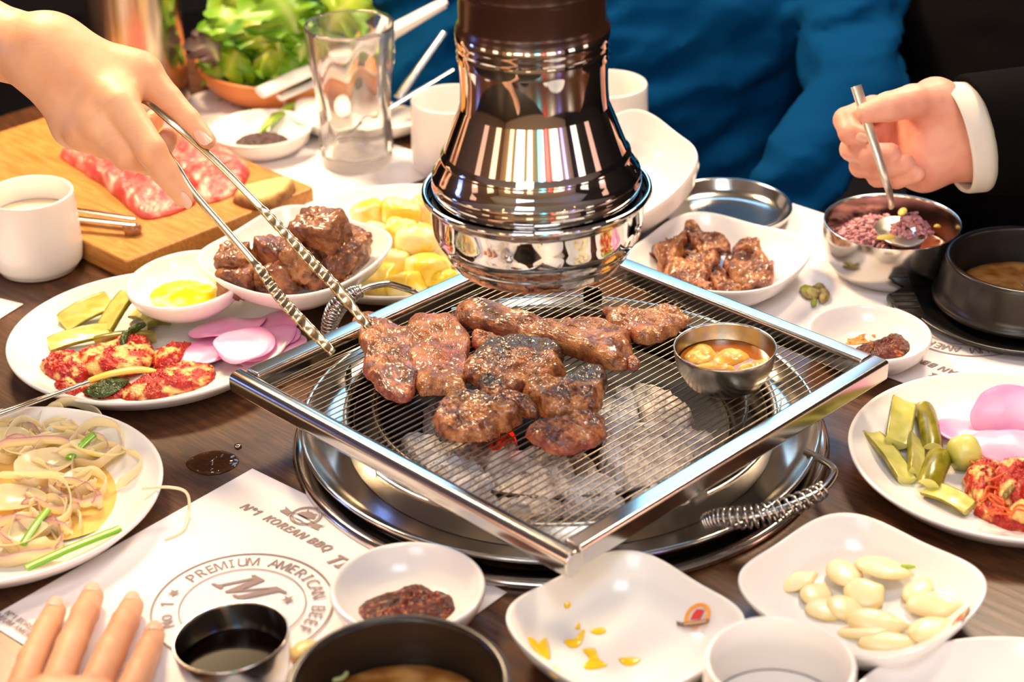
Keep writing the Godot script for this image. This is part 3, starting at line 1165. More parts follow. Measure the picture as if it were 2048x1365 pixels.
func crockery() -> void:
	setdown(plate("large white plate on the left holding pickles, kimchi and pink radish"), 302, 664, 0.0225)
	setdown(plate("large white plate of onion salad at the lower left"), -6, 978, 0.0225)
	setdown(plate("large white plate at the right edge with gherkins, radish and kimchi"), 2024, 900, 0.0225)
	setdown(plate("large white plate of potato salad behind the grate and beside the hood", 0.122), 800, 474, 0.0225)
	setdown(plate("white plate rim cut off by the lower right corner of the picture"), 2080, 1528, 0.0225)
	setdown(plate("white plate standing behind the tall glass and left white cup", 0.09), 735, 200, 0.0225, T, 0.0)
	setdown(sauce_dish("white sauce dish of dark red paste in the middle foreground"), 815, 1172, 0.0245)
	setdown(sauce_dish("white sauce dish with red brown paste beside the right corner of the grate", 0.0505), 1738, 664, 0.0245)
	setdown(sauce_dish("white sauce dish of beaten yellow egg leaning on the pickle plate", 0.0515), 377, 560, 0.0225, T + 0.021, 0.0, Vector3(0.05, 0, 0.06))
	setdown(sauce_dish("white sauce dish with black paste and a green leaf, below the salad basket", 0.054), 520, 255, 0.0245)
	var g := square_dish("white square dish of peeled garlic slices at the lower right", 0.0695)
	g.transform = Transform3D(Basis(Vector3.UP, PI / 4 - 0.015), Vector3(0.187, T, 0.238))
	logo_on(g, 1922, 1238, 0.0695, 0.008, -1.1)
	var d := square_dish("white square dish smeared with yellow sauce in the foreground", 0.0655)
	d.transform = Transform3D(Basis(Vector3.UP, PI / 4 - 0.08), Vector3(0.032, T, 0.272))
	mustard_dish = d
	logo_on(d, 1395, 1232, 0.0655, 0.0092, 0.25)
	var c := square_dish("white square dish of sliced cooked beef behind the right bar of the grate", 0.0735)
	c.transform = Transform3D(Basis(Vector3.UP, PI / 4 + 0.19), Vector3(0.150, T, -0.262))
	logo_on(c, 1309, 505, 0.0735, 0.009, 0.4)
	var e := square_dish("white square dish piled with browned beef cubes resting on the pickle plate", 0.073)
	e.transform = Transform3D(Basis.from_euler(Vector3(0.05, 0, 0.02)) * Basis(Vector3.UP, PI / 4 + 0.14), Vector3(-0.219, T + 0.03, -0.222))
	# the empty square bowl that leans on another dish
	var b := square_dish("empty white square bowl leaning steeply beside the right white cup", 0.066)
	var p := at(1290, 378, T + 0.04)
	b.transform = Transform3D(Basis(Vector3.RIGHT, 0.34) * Basis(Vector3.BACK, 0.30) * Basis(Vector3.UP, 0.55) * Basis().scaled(Vector3(1, 1.6, 1)), Vector3(p.x - 0.012, T + 0.026, p.z + 0.004))
	setdown(square_dish("white dish lying under the leaning square bowl", 0.042), 1300, 355, 0.02, T, 0.9)
	# cups
	var cups := [["white cup of pale drink at the left edge beside the cutting board", 56, 384, .0405, .075], ["white cup behind the hood on its left side", 905, 196, .0425, .077], ["white cup behind the hood on its right side", 1212, 166, .0425, .077], ["white cup in the foreground in front of the garlic dish", 1561, 1322, .0435, .072]]
	for q in cups:
		setdown(cup(q[0], q[3], q[4]), q[1], q[2], q[4])
	var tea := mat(238, 220, 190, 0.05)
	var wat := mat(232, 228, 224, 0.05)
	var a1 := at(56, 384, T + .075)
	pool("pale_tea", "pale beige drink inside the cup at the left edge", "drink", Vector3(a1.x, T + 0.052, a1.z), 0.0371, tea)
	a1 = at(1561, 1322, T + .072)
	pool("clear_water", "clear water inside the foreground white cup", "drink", Vector3(a1.x, T + 0.034, a1.z), 0.0397, wat)
	# steel ware
	var s := Sh.new()
	var t := thing("steel_rice_bowl", "stainless steel bowl of purple rice with a spoon in it", "bowl", Vector3.ZERO, "")
	lathe(s, prof([[0, .003], [.042, .003], [.052, .012], [.0575, .026], [.0585, .048], [.0588, .0505], [.0598, .0512], [.0605, .0505], [.0603, .046], [.0608, .044], [.0608, .03], [.058, .018], [.05, .006], [.04, .0], [.036, 0], [.034, .0015], [0, .0015]]), 80)
	put("body", s, M.steel, t)
	setdown(t, 1785, 443, 0.0505)
	t = thing("steel_saucer", "shallow polished steel lid lying upside down behind the sliced beef", "lid")
	s = Sh.new()
	lathe(s, prof([[0, .002], [.04, .002], [.05, .003], [.056, .008], [.06, .0155], [.0622, .0165], [.064, .0155], [.0632, .012], [.059, .004], [.052, .0], [0, .0]]), 80)
	put("body", s, M.steel, t)
	setdown(t, 1450, 408, 0.016)
	t = thing("steel_cup", "small steel cup of garlic simmering in oil on the grate", "cup", Vector3.ZERO, "small steel cups")
	s = Sh.new()
	lathe(s, prof([[0, .0015], [.018, .002], [.028, .009], [.0345, .02], [.0365, .033], [.0368, .0345], [.0375, .035], [.038, .0343], [.0377, .032], [.0358, .02], [.029, .0075], [.019, .0002], [0, 0]]), 72)
	put("body", s, M.brushed, t)
	setdown(t, 1452, 692, 0.035, G - 0.0088, 0.0, Vector3(0, 0, 0.02))
	t = thing("steel_cup", "small steel cup of black soy sauce beside the hand", "cup", Vector3.ZERO, "small steel cups")
	s = Sh.new()
	lathe(s, prof([[0, .002], [.025, .0025], [.031, .008], [.0335, .02], [.0345, .033], [.0349, .0345], [.0355, .035], [.0362, .0343], [.036, .032], [.035, .02], [.0325, .0065], [.026, .0003], [0, 0]]), 72)
	put("body", s, M.steel, t)
	setdown(t, 470, 1272, 0.035, T + 0.0085, 0.0, Vector3(0.0, 0, 0.075))
	a1 = t.position
	M.soy = mat(14, 5, 3, 0.12)
	M.soy.metallic_specular = 0.12
	pool("soy_sauce", "black soy sauce inside the steel cup beside the hand", "sauce", a1 + Vector3(0, 0.0155, 0), 0.0325, M.soy, 0.01)
	# black stone pots
	for k in 2:
		t = thing("stone_pot", ["black stoneware pot of soup on a black tray at the right edge", "black stoneware pot of soup cut off by the bottom edge"][k], "pot", Vector3.ZERO, "black stoneware pots")
		s = Sh.new()
		var f: float = [1.0, 0.92][k]
		lathe(s, prof([[0, .008], [.055, .009], [.06, .02], [.0635, .045], [.064, .059], [.0655, .0615], [.0685, .062], [.0705, .0605], [.0705, .058], [.0725, .05], [.0755, .026], [.0765, .018], [.0795, .0165], [.0805, .0125], [.078, .009], [.07, .006], [.062, .0], [0, .0]], f), 96)
		M.pot = mat(30, 25, 23, 0.28)
		put("body", s, M.pot, t)
		if k == 0:
			setdown(t, 2054, 514, 0.0475, T + 0.005)
			t.scale = Vector3(0.95, 0.75, 0.95)
		else:
			setdown(t, 797, 1368, 0.06, T + 0.0005)
		var soup := vmat(0.12)
		var so := Sh.new()
		var c0: Vector3 = t.position + Vector3(0, [0.017, 0.03][k], 0)
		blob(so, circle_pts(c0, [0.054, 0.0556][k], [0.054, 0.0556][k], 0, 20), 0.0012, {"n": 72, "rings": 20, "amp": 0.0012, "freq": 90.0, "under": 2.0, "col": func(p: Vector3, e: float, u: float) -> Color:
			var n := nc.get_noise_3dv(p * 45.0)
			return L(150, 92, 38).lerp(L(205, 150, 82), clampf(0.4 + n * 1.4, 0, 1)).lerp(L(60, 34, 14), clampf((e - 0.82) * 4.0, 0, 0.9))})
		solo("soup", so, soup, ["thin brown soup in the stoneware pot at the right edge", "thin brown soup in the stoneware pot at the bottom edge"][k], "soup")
	var ring := Sh.new()
	tube(ring, ring_pts(at(672, 1348, T + 0.033), 0.0062, 20), 0.0016, 8)
	solo("scallion_ring", ring, mat(180, 186, 120, 0.4), "pale green scallion ring floating in the bottom pot", "vegetable")
	# tray under the right pot
	t = thing("pot_tray", "black plastic tray with a ribbed lug under the right stone pot", "tray")
	s = Sh.new()
	lathe(s, prof([[0, .004], [.075, .004], [.083, .007], [.094, .0105], [.097, .0105], [.0975, .0085], [.09, .003], [.08, 0], [0, 0]]), 80)
	put("body", s, M.black, t)
	s = Sh.new()
	prism(s, [Vector2(-0.088, -0.034), Vector2(-0.088, 0.034), Vector2(-0.112, 0.014), Vector2(-0.113, -0.014)], 0.004, 0.0115, 0.002, Transform3D(Basis(Vector3.RIGHT, Vector3.BACK, Vector3.UP), Vector3()))
	put("lug", s, M.black, t)
	for k in 3:
		s = Sh.new()
		tube(s, [Vector3(-0.09, 0.0115, -0.012 + 0.012 * k), Vector3(-0.109, 0.0115, -0.012 + 0.012 * k)], 0.0016, 6)
		put("rib", s, M.black, t)
	p = at(2054, 514, T + 0.052)
	t.position = Vector3(p.x, T + 0.0012, p.z)
	# tall drinking glass with swirled flutes
	t = thing("drinking_glass", "tall clear swirled drinking glass standing behind the potato salad", "glass")
	s = Sh.new()
	var seg := 96
	var pp := PackedVector3Array()
	for q in [[0, .012], [.024, .012], [.0265, .016], [.029, .06], [.033, .11], [.0365, .148], [.0375, .1495], [.0385, .149], [.0388, .146], [.0355, .112], [.0322, .07], [.031, .02], [.031, .004], [.029, 0.0005], [.02, 0], [0, 0]]:
		for k in seg:
			var a := TAU * k / seg
			var am := 0.0
			if q[0] > 0.02 and q[1] > 0.014 and q[1] < 0.13:
				am = 0.0017 * sin(8.0 * (a + q[1] * 9.0)) * (1.0 if q[0] > 0.03 else 0.4)
			pp.append(Vector3((q[0] + am) * cos(a), q[1], (q[0] + am) * sin(a)))
	s.grid(pp, seg, true)
	var gm := mat(255, 255, 255, 0.02)
	gm.albedo_color.a = 0.03
	gm.refraction_enabled = true
	gm.refraction_scale = 0.05
	gm.transparency = BaseMaterial3D.TRANSPARENCY_ALPHA
	put("body", s, gm, t)
	setdown(t, 698, 48, 0.149)
	t.scale = Vector3(1.17, 1, 1.17)
	# steel water flask at the table corner
	t = thing("steel_flask", "tall brushed steel water flask standing behind the tongs hand", "flask")
	s = Sh.new()
	lathe(s, prof([[0, .004], [.046, .004], [.05, .002], [.0525, .004], [.052, .17], [.044, .2], [.03, .215], [.03, .24], [0, .245]]), 64)
	put("body", s, mat(205, 190, 172, 0.22, 1.0), t)
	s = Sh.new()
	lathe(s, prof([[.02, .213], [.033, .213], [.033, .236], [.03, .24], [0, .241]]), 48)
	put("cap", s, M.black, t)
	p = at(288, 205, T)
	t.position = Vector3(p.x, T, p.z)
	# cutlery
	t = thing("dinner_spoon", "matt steel spoon held over the purple rice", "spoon", Vector3(), "")
	var h0 := pd(1712, 172, 1.537)
	var h1 := pd(1776, 375, 1.542)
	M.spoon = mat(222, 216, 204, 0.36, 0.85)
	var bowl_c := at(1803, 462, T + 0.052)
	s = Sh.new()
	tube(s, line([h0, h0.lerp(h1, 0.5), h1, at(1783, 412, T + 0.066)], 20), [.0052, .0052, .0052, .005, .005, .0048, .0047, .0046, .0045, .0044, .0043, .0042, .0041, .004, .0038, .0036, .0034, .0032, .003, .0032, .0036], 12, 0.75)
	put("handle", s, M.spoon, t)
	s = Sh.new()
	var ax := (bowl_c - h1)
	ax.y = 0
	var ang := -atan2(ax.z, ax.x)
	var sp := []
	for k in 14:
		var a := TAU * k / 14
		sp.append(bowl_c + Vector3(cos(a) * 0.031, 0, sin(a) * 0.0225 * (1.0 + 0.12 * cos(a))).rotated(Vector3.UP, ang + 0.5))
	blob(s, sp, -0.0075, {"n": 48, "rings": 12, "pow": 2.0, "under": -0.82})
	put("bowl", s, M.spoon, t)
	stick_ware("metal_chopsticks", "pair of flat steel chopsticks resting on the onion salad plate", [[at(178, 765, T + .031), at(-60, 845, T + .03)], [at(160, 771, T + .031), at(-60, 852, T + .03)]], 0.0022)
	stick_ware("table_spoon", "steel spoon handle sticking up behind the left white cup", [[at(888, 66, T + .085), at(795, 195, T + .03)]], 0.0055)
	stick_ware("steel_chopsticks", "steel chopsticks lying over the small plate behind the glass", [[at(905, 140, T + .05), at(640, 300, T + .02)]], 0.003)
	# second tongs, lying on the board
	t = thing("steel_tongs", "steel tongs lying on the cutting board behind the left cup", "tongs")
	for k in 2:
		s = Sh.new()
		tube(s, line([at(60, 405 + 16 * k, T + .034), at(150, 420 + 16 * k, T + .033), at(272, 438 + 12 * k, T + .032)], 16), 0.0042, 8, 0.35)
		put("arm", s, M.steel, t)


func stick_ware(called: String, label: String, rods: Array, r: float) -> void:
	var t := thing(called, label, "cutlery", rods[0][1])
	for q in rods:
		var s := Sh.new()
		tube(s, line([q[0], q[0].lerp(q[1], 0.5), q[1]], 12), r, 10, 0.6)
		put("rod" if rods.size() > 1 else "handle", s, M.steel, t)


# ---------- food ----------
# a rounded lump: directions of a ball pushed out to a box-like shape of half sizes r
func lump(sh: Sh, c: Vector3, r: Vector3, bs: Basis, pw := 4.0, amp := 0.002, freq := 60.0, col = null, n := 28) -> Sh:
	var p := PackedVector3Array()
	var cc := PackedColorArray()
	var rows := n / 2 + 1
	for j in rows:
		var th := PI * j / (rows - 1)
		for k in n:
			var ph := TAU * k / n
			var d := Vector3(sin(th) * cos(ph), cos(th), sin(th) * sin(ph))
			var f := pow(pow(absf(d.x), pw) + pow(absf(d.y), pw) + pow(absf(d.z), pw), -1.0 / pw)
			var q := c + bs * (d * f * r)
			q += bs * d * amp * (nz.get_noise_3dv(q * freq) + 0.5 * nz.get_noise_3dv(q * freq * 2.7))
			p.append(q)
			if col != null:
				cc.append(col.call(q, d))
	sh.grid(p, n, true, cc)
	return sh


func pts(a: Array, h: float) -> Array:
	var o := []
	for q in a:
		o.append(at(q[0], q[1], h))
	return o


# outline of a flat lump seen at mid height, dropped to its base
func base_of(a: Array, h: float, thick: float) -> Array:
	var o := []
	for q in a:
		var p := at(q[0], q[1], h + thick * 0.45)
		o.append(Vector3(p.x, h, p.z))
	return o


func meat_col(cooked: float, char_: float, pink: float, seed_: float, mid := Vector3(), ridge := 0.0) -> Callable:
	return func(p: Vector3, e: float, up: float) -> Color:
		var s := Vector3(seed_, seed_ * 0.7, -seed_)
		var n := nc.get_noise_3dv(p * 48.0 + s)
		var m := nc.get_noise_3dv(p * 210.0 + s)
		var big := nc.get_noise_3dv(p * 15.0 + s)
		var fib := nc.get_noise_3dv(Vector3(p.x - p.z, p.y, (p.x + p.z) * 0.25) * 150.0 + s)
		var c := L(182, 122, 68).lerp(L(138, 78, 37), clampf(0.45 + n + 0.9 * fib, 0, 1))
		c = c.lerp(L(186, 96, 78), clampf(pink * (0.25 + 2.0 * big + 0.4 * n), 0, 1))
		c = c.lerp(L(110, 52, 18), clampf(cooked * (0.5 + 1.8 * n + 1.1 * m), 0, 1) * 0.88)
		c = c.lerp(L(58, 25, 10), clampf(cooked * (-0.1 + 2.2 * (big + 0.6 * n) + 1.3 * m), 0, 1) * 0.88)
		c = c.lerp(L(20, 10, 6), clampf((char_ - 0.75) * 0.8 + char_ * (2.2 * big + 1.6 * n + 0.8 * m), 0, 1) * 0.92)
		if ridge > 0.0:
			var far := clampf((mid.z - p.z) / 0.016 + 1.3 * n + 0.9 * m, -1, 1)
			c = c.lerp(L(70, 30, 10), ridge * clampf(far + 0.6, 0, 1) * 0.7).lerp(L(14, 8, 6), ridge * clampf(far * 1.6 - 0.15, 0, 1) * 0.9)
		if e > 0.88:
			c = c.lerp(L(172, 62, 54), pink * clampf((e - 0.88) * 8.0, 0, 1) * clampf(0.4 + 2.5 * big, 0, 1))
		return c


func grilled(label: String, outline: Array, thick: float, o: Dictionary, lift := 0.0, bend = null) -> void:
	var h := G - 0.0078 + lift
	thick *= 0.72
	var s := Sh.new()
	var sd: float = o.get("seed", 1.0)
	var mid := Vector3()
	var bo := base_of(outline, h, thick)
	for q in bo:
		mid += q / bo.size()
	var d := {"n": 180, "rings": 50, "amp": 0.0009, "freq": 190.0, "pow": 8.0, "under": 0.03, "col": meat_col(o.get("cooked", 0.8), o.get("char", 0.4), o.get("pink", 0.3), sd, mid, o.get("ridge", 0.0)), "shape": func(q: Vector3, e: float) -> Vector3:
		var f := clampf((q.y - h) / thick, 0, 1.3)
		var lo := nz.get_noise_3dv(q * 26.0 + Vector3(sd, 0, 0))
		var r := (q - mid)
		r.y = 0
		var w := nz.get_noise_3dv(Vector3(q.x, 0, q.z) * 34.0 + Vector3(0, sd, 0)) + 0.35 * nz.get_noise_3dv(Vector3(q.x, 0, q.z) * 100.0)
		return q + Vector3(0, f * (0.006 * lo + 0.0011 * nz.get_noise_3dv(Vector3(q.x - q.z, 0, (q.x + q.z) * 0.2) * 210.0)), 0) + r.normalized() * (0.0052 * w * e * e)}
	if bend != null:
		d.shape = bend
	blob(s, bo, thick, d)
	solo("beef_steak", s, M.meat, label, "meat", "beef cooking on the grate")


func foods() -> void:
	M.leaf = vmat(0.38)
	M.leaf.backlight_enabled = true
	M.leaf.backlight = Color(0.5, 0.6, 0.15)
	M.meat = vmat(0.42)
	M.meat.clearcoat_enabled = true
	M.meat.clearcoat = 0.6
	M.meat.clearcoat_roughness = 0.13
	bump(M.meat, noise_tex(0.05, 41, null, 512, 5), 0.09, Vector3(26, 26, 26))
	grilled("wide half raw steak pinched by the tongs at the left of the grate", [[703, 640], [728, 622], [780, 640], [818, 655], [832, 700], [838, 760], [818, 795], [765, 788], [733, 745], [722, 690]], 0.011, {"cooked": 0.75, "char": 0.25, "pink": 0.45, "seed": 2.0})
	grilled("pink edged steak half touching the tong-held one on its right side", [[812, 652], [836, 628], [900, 624], [934, 660], [942, 722], [928, 760], [934, 786], [880, 784], [838, 782], [822, 740], [816, 690]], 0.011, {"cooked": 0.5, "char": 0.22, "pink": 0.85, "seed": 5.0})
	grilled("long browned beef strip with one bright red end, under the hood", [[911, 618], [930, 602], [985, 612], [1060, 640], [1130, 648], [1200, 645], [1250, 660], [1266, 690], [1258, 722], [1225, 730], [1170, 712], [1100, 690], [1040, 672], [975, 655], [922, 640]], 0.016, {"cooked": 0.95, "char": 0.3, "pink": 0.22, "seed": 7.0})
	grilled("small reddish crescent of beef beside the garlic cup on the grate", [[1203, 612], [1235, 620], [1290, 626], [1340, 618], [1377, 630], [1362, 656], [1325, 676], [1280, 678], [1245, 660], [1218, 638]], 0.012, {"cooked": 0.55, "char": 0.3, "pink": 0.9, "seed": 9.0})
	grilled("thick charred topped steak in the middle of the grate", [[928, 742], [945, 708], [985, 680], [1050, 676], [1110, 690], [1126, 715], [1120, 748], [1060, 768], [1010, 780], [955, 762]], 0.017, {"cooked": 0.8, "char": 0.1, "ridge": 0.9, "pink": 0.25, "seed": 12.0})
	grilled("small pinkish beef flap behind the charred middle steak", [[945, 672], [965, 664], [1000, 672], [1012, 690], [985, 700], [958, 692]], 0.012, {"cooked": 0.6, "char": 0.3, "pink": 0.6, "seed": 13.0})
	grilled("dark seared steak with blackened ridge at the front right of the meat", [[1045, 762], [1095, 772], [1150, 752], [1185, 732], [1213, 740], [1212, 778], [1190, 812], [1140, 828], [1092, 822], [1060, 795]], 0.019, {"cooked": 0.95, "char": 0.3, "ridge": 0.95, "pink": 0.05, "seed": 15.0})
	grilled("narrow folded charred beef edge above the lower left steak", [[958, 758], [985, 766], [1015, 792], [1068, 808], [1078, 822], [1040, 824], [985, 806], [956, 786]], 0.018, {"cooked": 0.95, "char": 0.4, "ridge": 0.9, "pink": 0.05, "seed": 18.0})
	grilled("glossy browned steak at the lower left, over grey charcoal", [[864, 830], [885, 800], [935, 790], [1000, 800], [1040, 808], [1046, 832], [1010, 860], [950, 873], [900, 866], [868, 850]], 0.016, {"cooked": 0.95, "char": 0.25, "ridge": 0.5, "pink": 0.2, "seed": 21.0})
	grilled("nearest steak to the front corner, pale pink with dark crest", [[1056, 856], [1085, 842], [1140, 832], [1200, 826], [1208, 850], [1190, 880], [1140, 899], [1098, 895], [1064, 876]], 0.014, {"cooked": 0.7, "char": 0.2, "ridge": 0.55, "pink": 0.5, "seed": 24.0})
	grilled("tiny beef scrap below the end of the long strip", [[1255, 722], [1268, 716], [1276, 728], [1262, 737]], 0.006, {"cooked": 0.6, "pink": 0.6})
	garlic_cup()
	sliced_beef()
	beef_cubes()
	board_things()
	left_plate()
	right_plate()
	onion_plate()
	potato_salad()
	garlic_dish()
	sauces()
	salad_basket()
	rice()


func garlic_cup() -> void:
	var c := at(1452, 692, G + 0.0262)
	c.y = G - 0.0088
	pool("garlic_oil", "amber cooking oil in the small steel cup on the grate", "oil", c + Vector3(0, 0.0215, 0), 0.0345, mat(150, 84, 22, 0.05), 0.01)
	var col := func(p: Vector3, e: float, up: float) -> Color:
		return L(232, 190, 96).lerp(L(206, 140, 56), clampf(0.4 + 1.4 * nc.get_noise_3dv(p * 80.0), 0, 1))
	var m := vmat(0.2)
	m.subsurf_scatter_enabled = true
	m.subsurf_scatter_strength = 0.2
	var i := 0
	for q in [[[1368, 715], [1395, 690], [1420, 692], [1432, 715], [1400, 728]], [[1425, 718], [1450, 698], [1480, 700], [1500, 715], [1475, 728], [1440, 730]], [[1385, 735], [1420, 727], [1470, 735], [1460, 744], [1420, 742]], [[1475, 735], [1520, 722], [1538, 722], [1530, 735], [1495, 742]]]:
		var s := Sh.new()
		blob(s, base_of(q, c.y + 0.0205, 0.003), 0.0045, {"n": 40, "rings": 10, "amp": 0.0012, "freq": 120.0, "col": col})
		solo("garlic_clove", s, m, ["ragged garlic clove at the left side of the oil cup", "glossy yellow garlic clove in the centre of the oil cup", "flat garlic slice against the near rim of the oil cup", "pale garlic slice at the right rim of the oil cup"][i], "garlic", "garlic cloves in the oil cup")
		i += 1


func sliced_beef() -> void:
	var list := [
		["glossy dark curled beef slice at the left of the sliced beef dish", [[1308, 500], [1330, 470], [1368, 458], [1378, 480], [1352, 520], [1318, 535]], 0.02, 0.0, 0.2],
		["long red brown beef slice along the top of the sliced beef dish", [[1368, 458], [1385, 452], [1430, 476], [1462, 490], [1450, 512], [1400, 500], [1376, 484]], 0.017, 0.004, 0.3],
		["lean red beef slice low at the front of the sliced beef dish", [[1315, 528], [1360, 524], [1408, 540], [1414, 560], [1375, 565], [1335, 548]], 0.013, 0.0, 0.7],
		["crumpled beef slice in the middle of the sliced beef dish", [[1370, 500], [1420, 492], [1440, 520], [1420, 545], [1380, 535]], 0.018, 0.0, 0.3],
		["pale fatty beef slice standing at the back of the sliced beef dish", [[1468, 492], [1490, 474], [1512, 480], [1526, 504], [1505, 514], [1476, 508]], 0.02, 0.0, 0.5],
		["folded ring of fatty beef at the right of the sliced beef dish", [[1446, 526], [1500, 510], [1540, 518], [1548, 552], [1515, 570], [1465, 560]], 0.016, 0.0, 0.4],
		["narrow beef slice at the near right of the sliced beef dish", [[1412, 540], [1440, 540], [1478, 570], [1480, 588], [1440, 584], [1420, 560]], 0.012, 0.0, 0.4],
		["thin beef slice lying flat by the grate bar in the dish", [[1375, 566], [1420, 568], [1440, 584], [1405, 580]], 0.007, 0.0, 0.5]]
	var k := 3.0
	for q in list:
		var s := Sh.new()
		var hb: float = T + 0.0095 + q[3]
		var ph := k * 1.3
		blob(s, base_of(q[1], hb, q[2]), q[2] * 0.45, {"n": 110, "rings": 30, "amp": 0.0018, "freq": 110.0, "pow": 9.0, "col": meat_col(0.95, 0.15, q[4], k), "shape": func(p: Vector3, e: float) -> Vector3:
			var u := p.x * cos(ph) + p.z * sin(ph)
			var w := nz.get_noise_3dv(Vector3(p.x, 0, p.z) * 60.0 + Vector3(ph, 0, 0))
			return p + Vector3(0, q[2] * 0.62 * (0.55 + 0.45 * sin(u * 190.0 + ph)) * (0.3 + 0.7 * e) + 0.004 * w, 0) + Vector3(cos(ph), 0, sin(ph)) * 0.006 * w * e})
		k += 3.0
		solo("beef_slice", s, M.meat, q[0], "meat", "cooked beef slices in the square dish")


func beef_cubes() -> void:
	var list := [["at the far left of the cube dish", 468, 522, .030, .0145, .4], ["with a fatty yellow side at the front left of the cube dish", 480, 560, .018, .0165, .7], ["with a pink centre behind the left tong arm", 548, 512, .03, .016, .9], ["glistening and round at the front of the cube dish", 560, 556, .02, .0175, .5],
		["dark and ridged under the right tong arm", 600, 526, .034, .0155, .05], ["on the very top of the cube pile", 640, 466, .05, .0205, .5], ["at the far right of the cube dish", 695, 497, .03, .0175, .4], ["small and red at the front right of the cube dish", 636, 548, .022, .0135, .9], ["tilted between the top cube and the right rim", 668, 522, .03, .0145, .5], ["small and low at the right of the cube dish", 672, 562, .012, .010, .4]]
	var k := 31.0
	for q in list:
		var s := Sh.new()
		var c := at(q[1], q[2], T + 0.03 + q[3])
		var mc := meat_col(0.95, 0.45 if q[5] > 0.1 else 1.1, q[5] * 0.5, k)
		lump(s, c, Vector3(q[4] * 1.05, q[4] * 0.82, q[4] * 0.92), Basis.from_euler(Vector3(rng.randf_range(-.4, .4), rng.randf_range(0, 3), rng.randf_range(-.4, .4))), 7.0, 0.0030, 115.0, func(p: Vector3, d: Vector3) -> Color: return mc.call(p, 0.0, 1.0).lerp(L(96, 40, 20), 0.3), 56)
		k += 4.0
		solo("beef_cube", s, M.meat, "browned beef cube " + q[0], "meat", "beef cubes piled in the square dish")


func board_things() -> void:
	var e1 := Vector3(.713, 0, .701)
	var e2 := Vector3(.701, 0, -.713)
	var t := thing("cutting_board", "orange brown wooden cutting board carrying the raw beef", "cutting board", Vector3(0, T, 0))
	var s := Sh.new()
	var o := Transform3D(Basis(e1, Vector3.UP, -e2), e1 * -0.6535 + e2 * 0.0485 + Vector3(0, T + 0.0002, 0))
	box(s, Vector3(0.363, 0.0215, 0.223), 0.0025, Transform3D(Basis(), Vector3(0, 0, 0)))
	var g := [PackedFloat32Array([0.0, 0.4, 0.55, 0.7, 1.0]), PackedColorArray([rgb(166, 106, 50), rgb(190, 130, 66), rgb(204, 148, 82), rgb(180, 120, 58), rgb(212, 160, 98)])]
	var wm := mat(255, 255, 255, 0.3)
	wm.albedo_texture = noise_tex(0.02, 13, g, 512, 5, 14.0)
	wm.uv1_triplanar = true
	wm.uv1_scale = Vector3(1.2, 8.0, 11.0)
	var b := MeshInstance3D.new()
	b.name = "board"
	b.mesh = s.mesh(Vector3())
	b.set_surface_override_material(0, wm)
	t.add_child(b)
	t.transform = o
	M.raw = vmat(0.25)
	bump(M.raw, noise_tex(0.05, 47, null, 256, 4), 0.1, Vector3(20, 20, 20))
	var raw := func(pale: float, sd: float) -> Callable:
		return func(p: Vector3, e: float, up: float) -> Color:
			var n := nc.get_noise_3dv(p * Vector3(16, 20, 30) + Vector3(sd, 0, sd))
			var f := nc.get_noise_3dv(p * Vector3(44, 30, 18) + Vector3(0, sd, 3))
			var c := L(190, 50, 50).lerp(L(222, 104, 96), clampf(0.5 + 1.2 * n, 0, 1))
			return c.lerp(L(246, 206, 186), clampf(pale + 2.4 * (absf(f) - 0.16) + 0.5 * n, 0, 0.92))
	var hb := T + 0.022
	s = Sh.new()
	blob(s, base_of([[118, 304], [150, 288], [230, 290], [300, 300], [350, 345], [392, 392], [345, 418], [290, 429], [255, 408], [215, 372], [170, 340]], hb, 0.012), 0.013, {"n": 110, "rings": 28, "amp": 0.003, "freq": 40.0, "pow": 6.0, "col": raw.call(-0.22, 2.0)})
	solo("raw_beef", s, M.raw, "marbled raw beef slab at the left of the cutting board", "meat", "raw beef on the board")
	s = Sh.new()
	blob(s, base_of([[318, 300], [352, 268], [420, 282], [488, 322], [496, 345], [470, 378], [410, 396], [365, 365], [335, 330]], hb, 0.012), 0.013, {"n": 100, "rings": 26, "amp": 0.003, "freq": 40.0, "pow": 5.0, "col": raw.call(-0.06, 8.0)})
	solo("raw_beef", s, M.raw, "paler pink raw beef slab behind the tong arms on the board", "meat", "raw beef on the board")
	s = Sh.new()
	blob(s, base_of([[466, 396], [492, 378], [545, 366], [580, 362], [590, 372], [566, 396], [520, 412]], hb, 0.012), 0.013, {"n": 60, "rings": 16, "amp": 0.0012, "freq": 60.0, "pow": 7.0, "col": func(p: Vector3, e: float, up: float) -> Color:
		return L(226, 188, 120).lerp(L(120, 70, 30), clampf((e - 0.8) * 5.0 + 0.5 * nc.get_noise_3dv(p * 70.0), 0, 1))})
	solo("mushroom_slice", s, vmat(0.5), "tan king oyster mushroom slice at the tip of the board", "mushroom")
	s = Sh.new()
	lump(s, at(265, 458, hb + 0.005), Vector3(.008, .006, .007), Basis(), 3.0, 0.003, 120.0, func(p: Vector3, d: Vector3) -> Color: return meat_col(0.9, 0.3, 0.4, 3.0).call(p, 0.0, 1.0))
	solo("meat_scrap", s, M.meat, "small brown meat scrap by the tongs on the board", "meat")


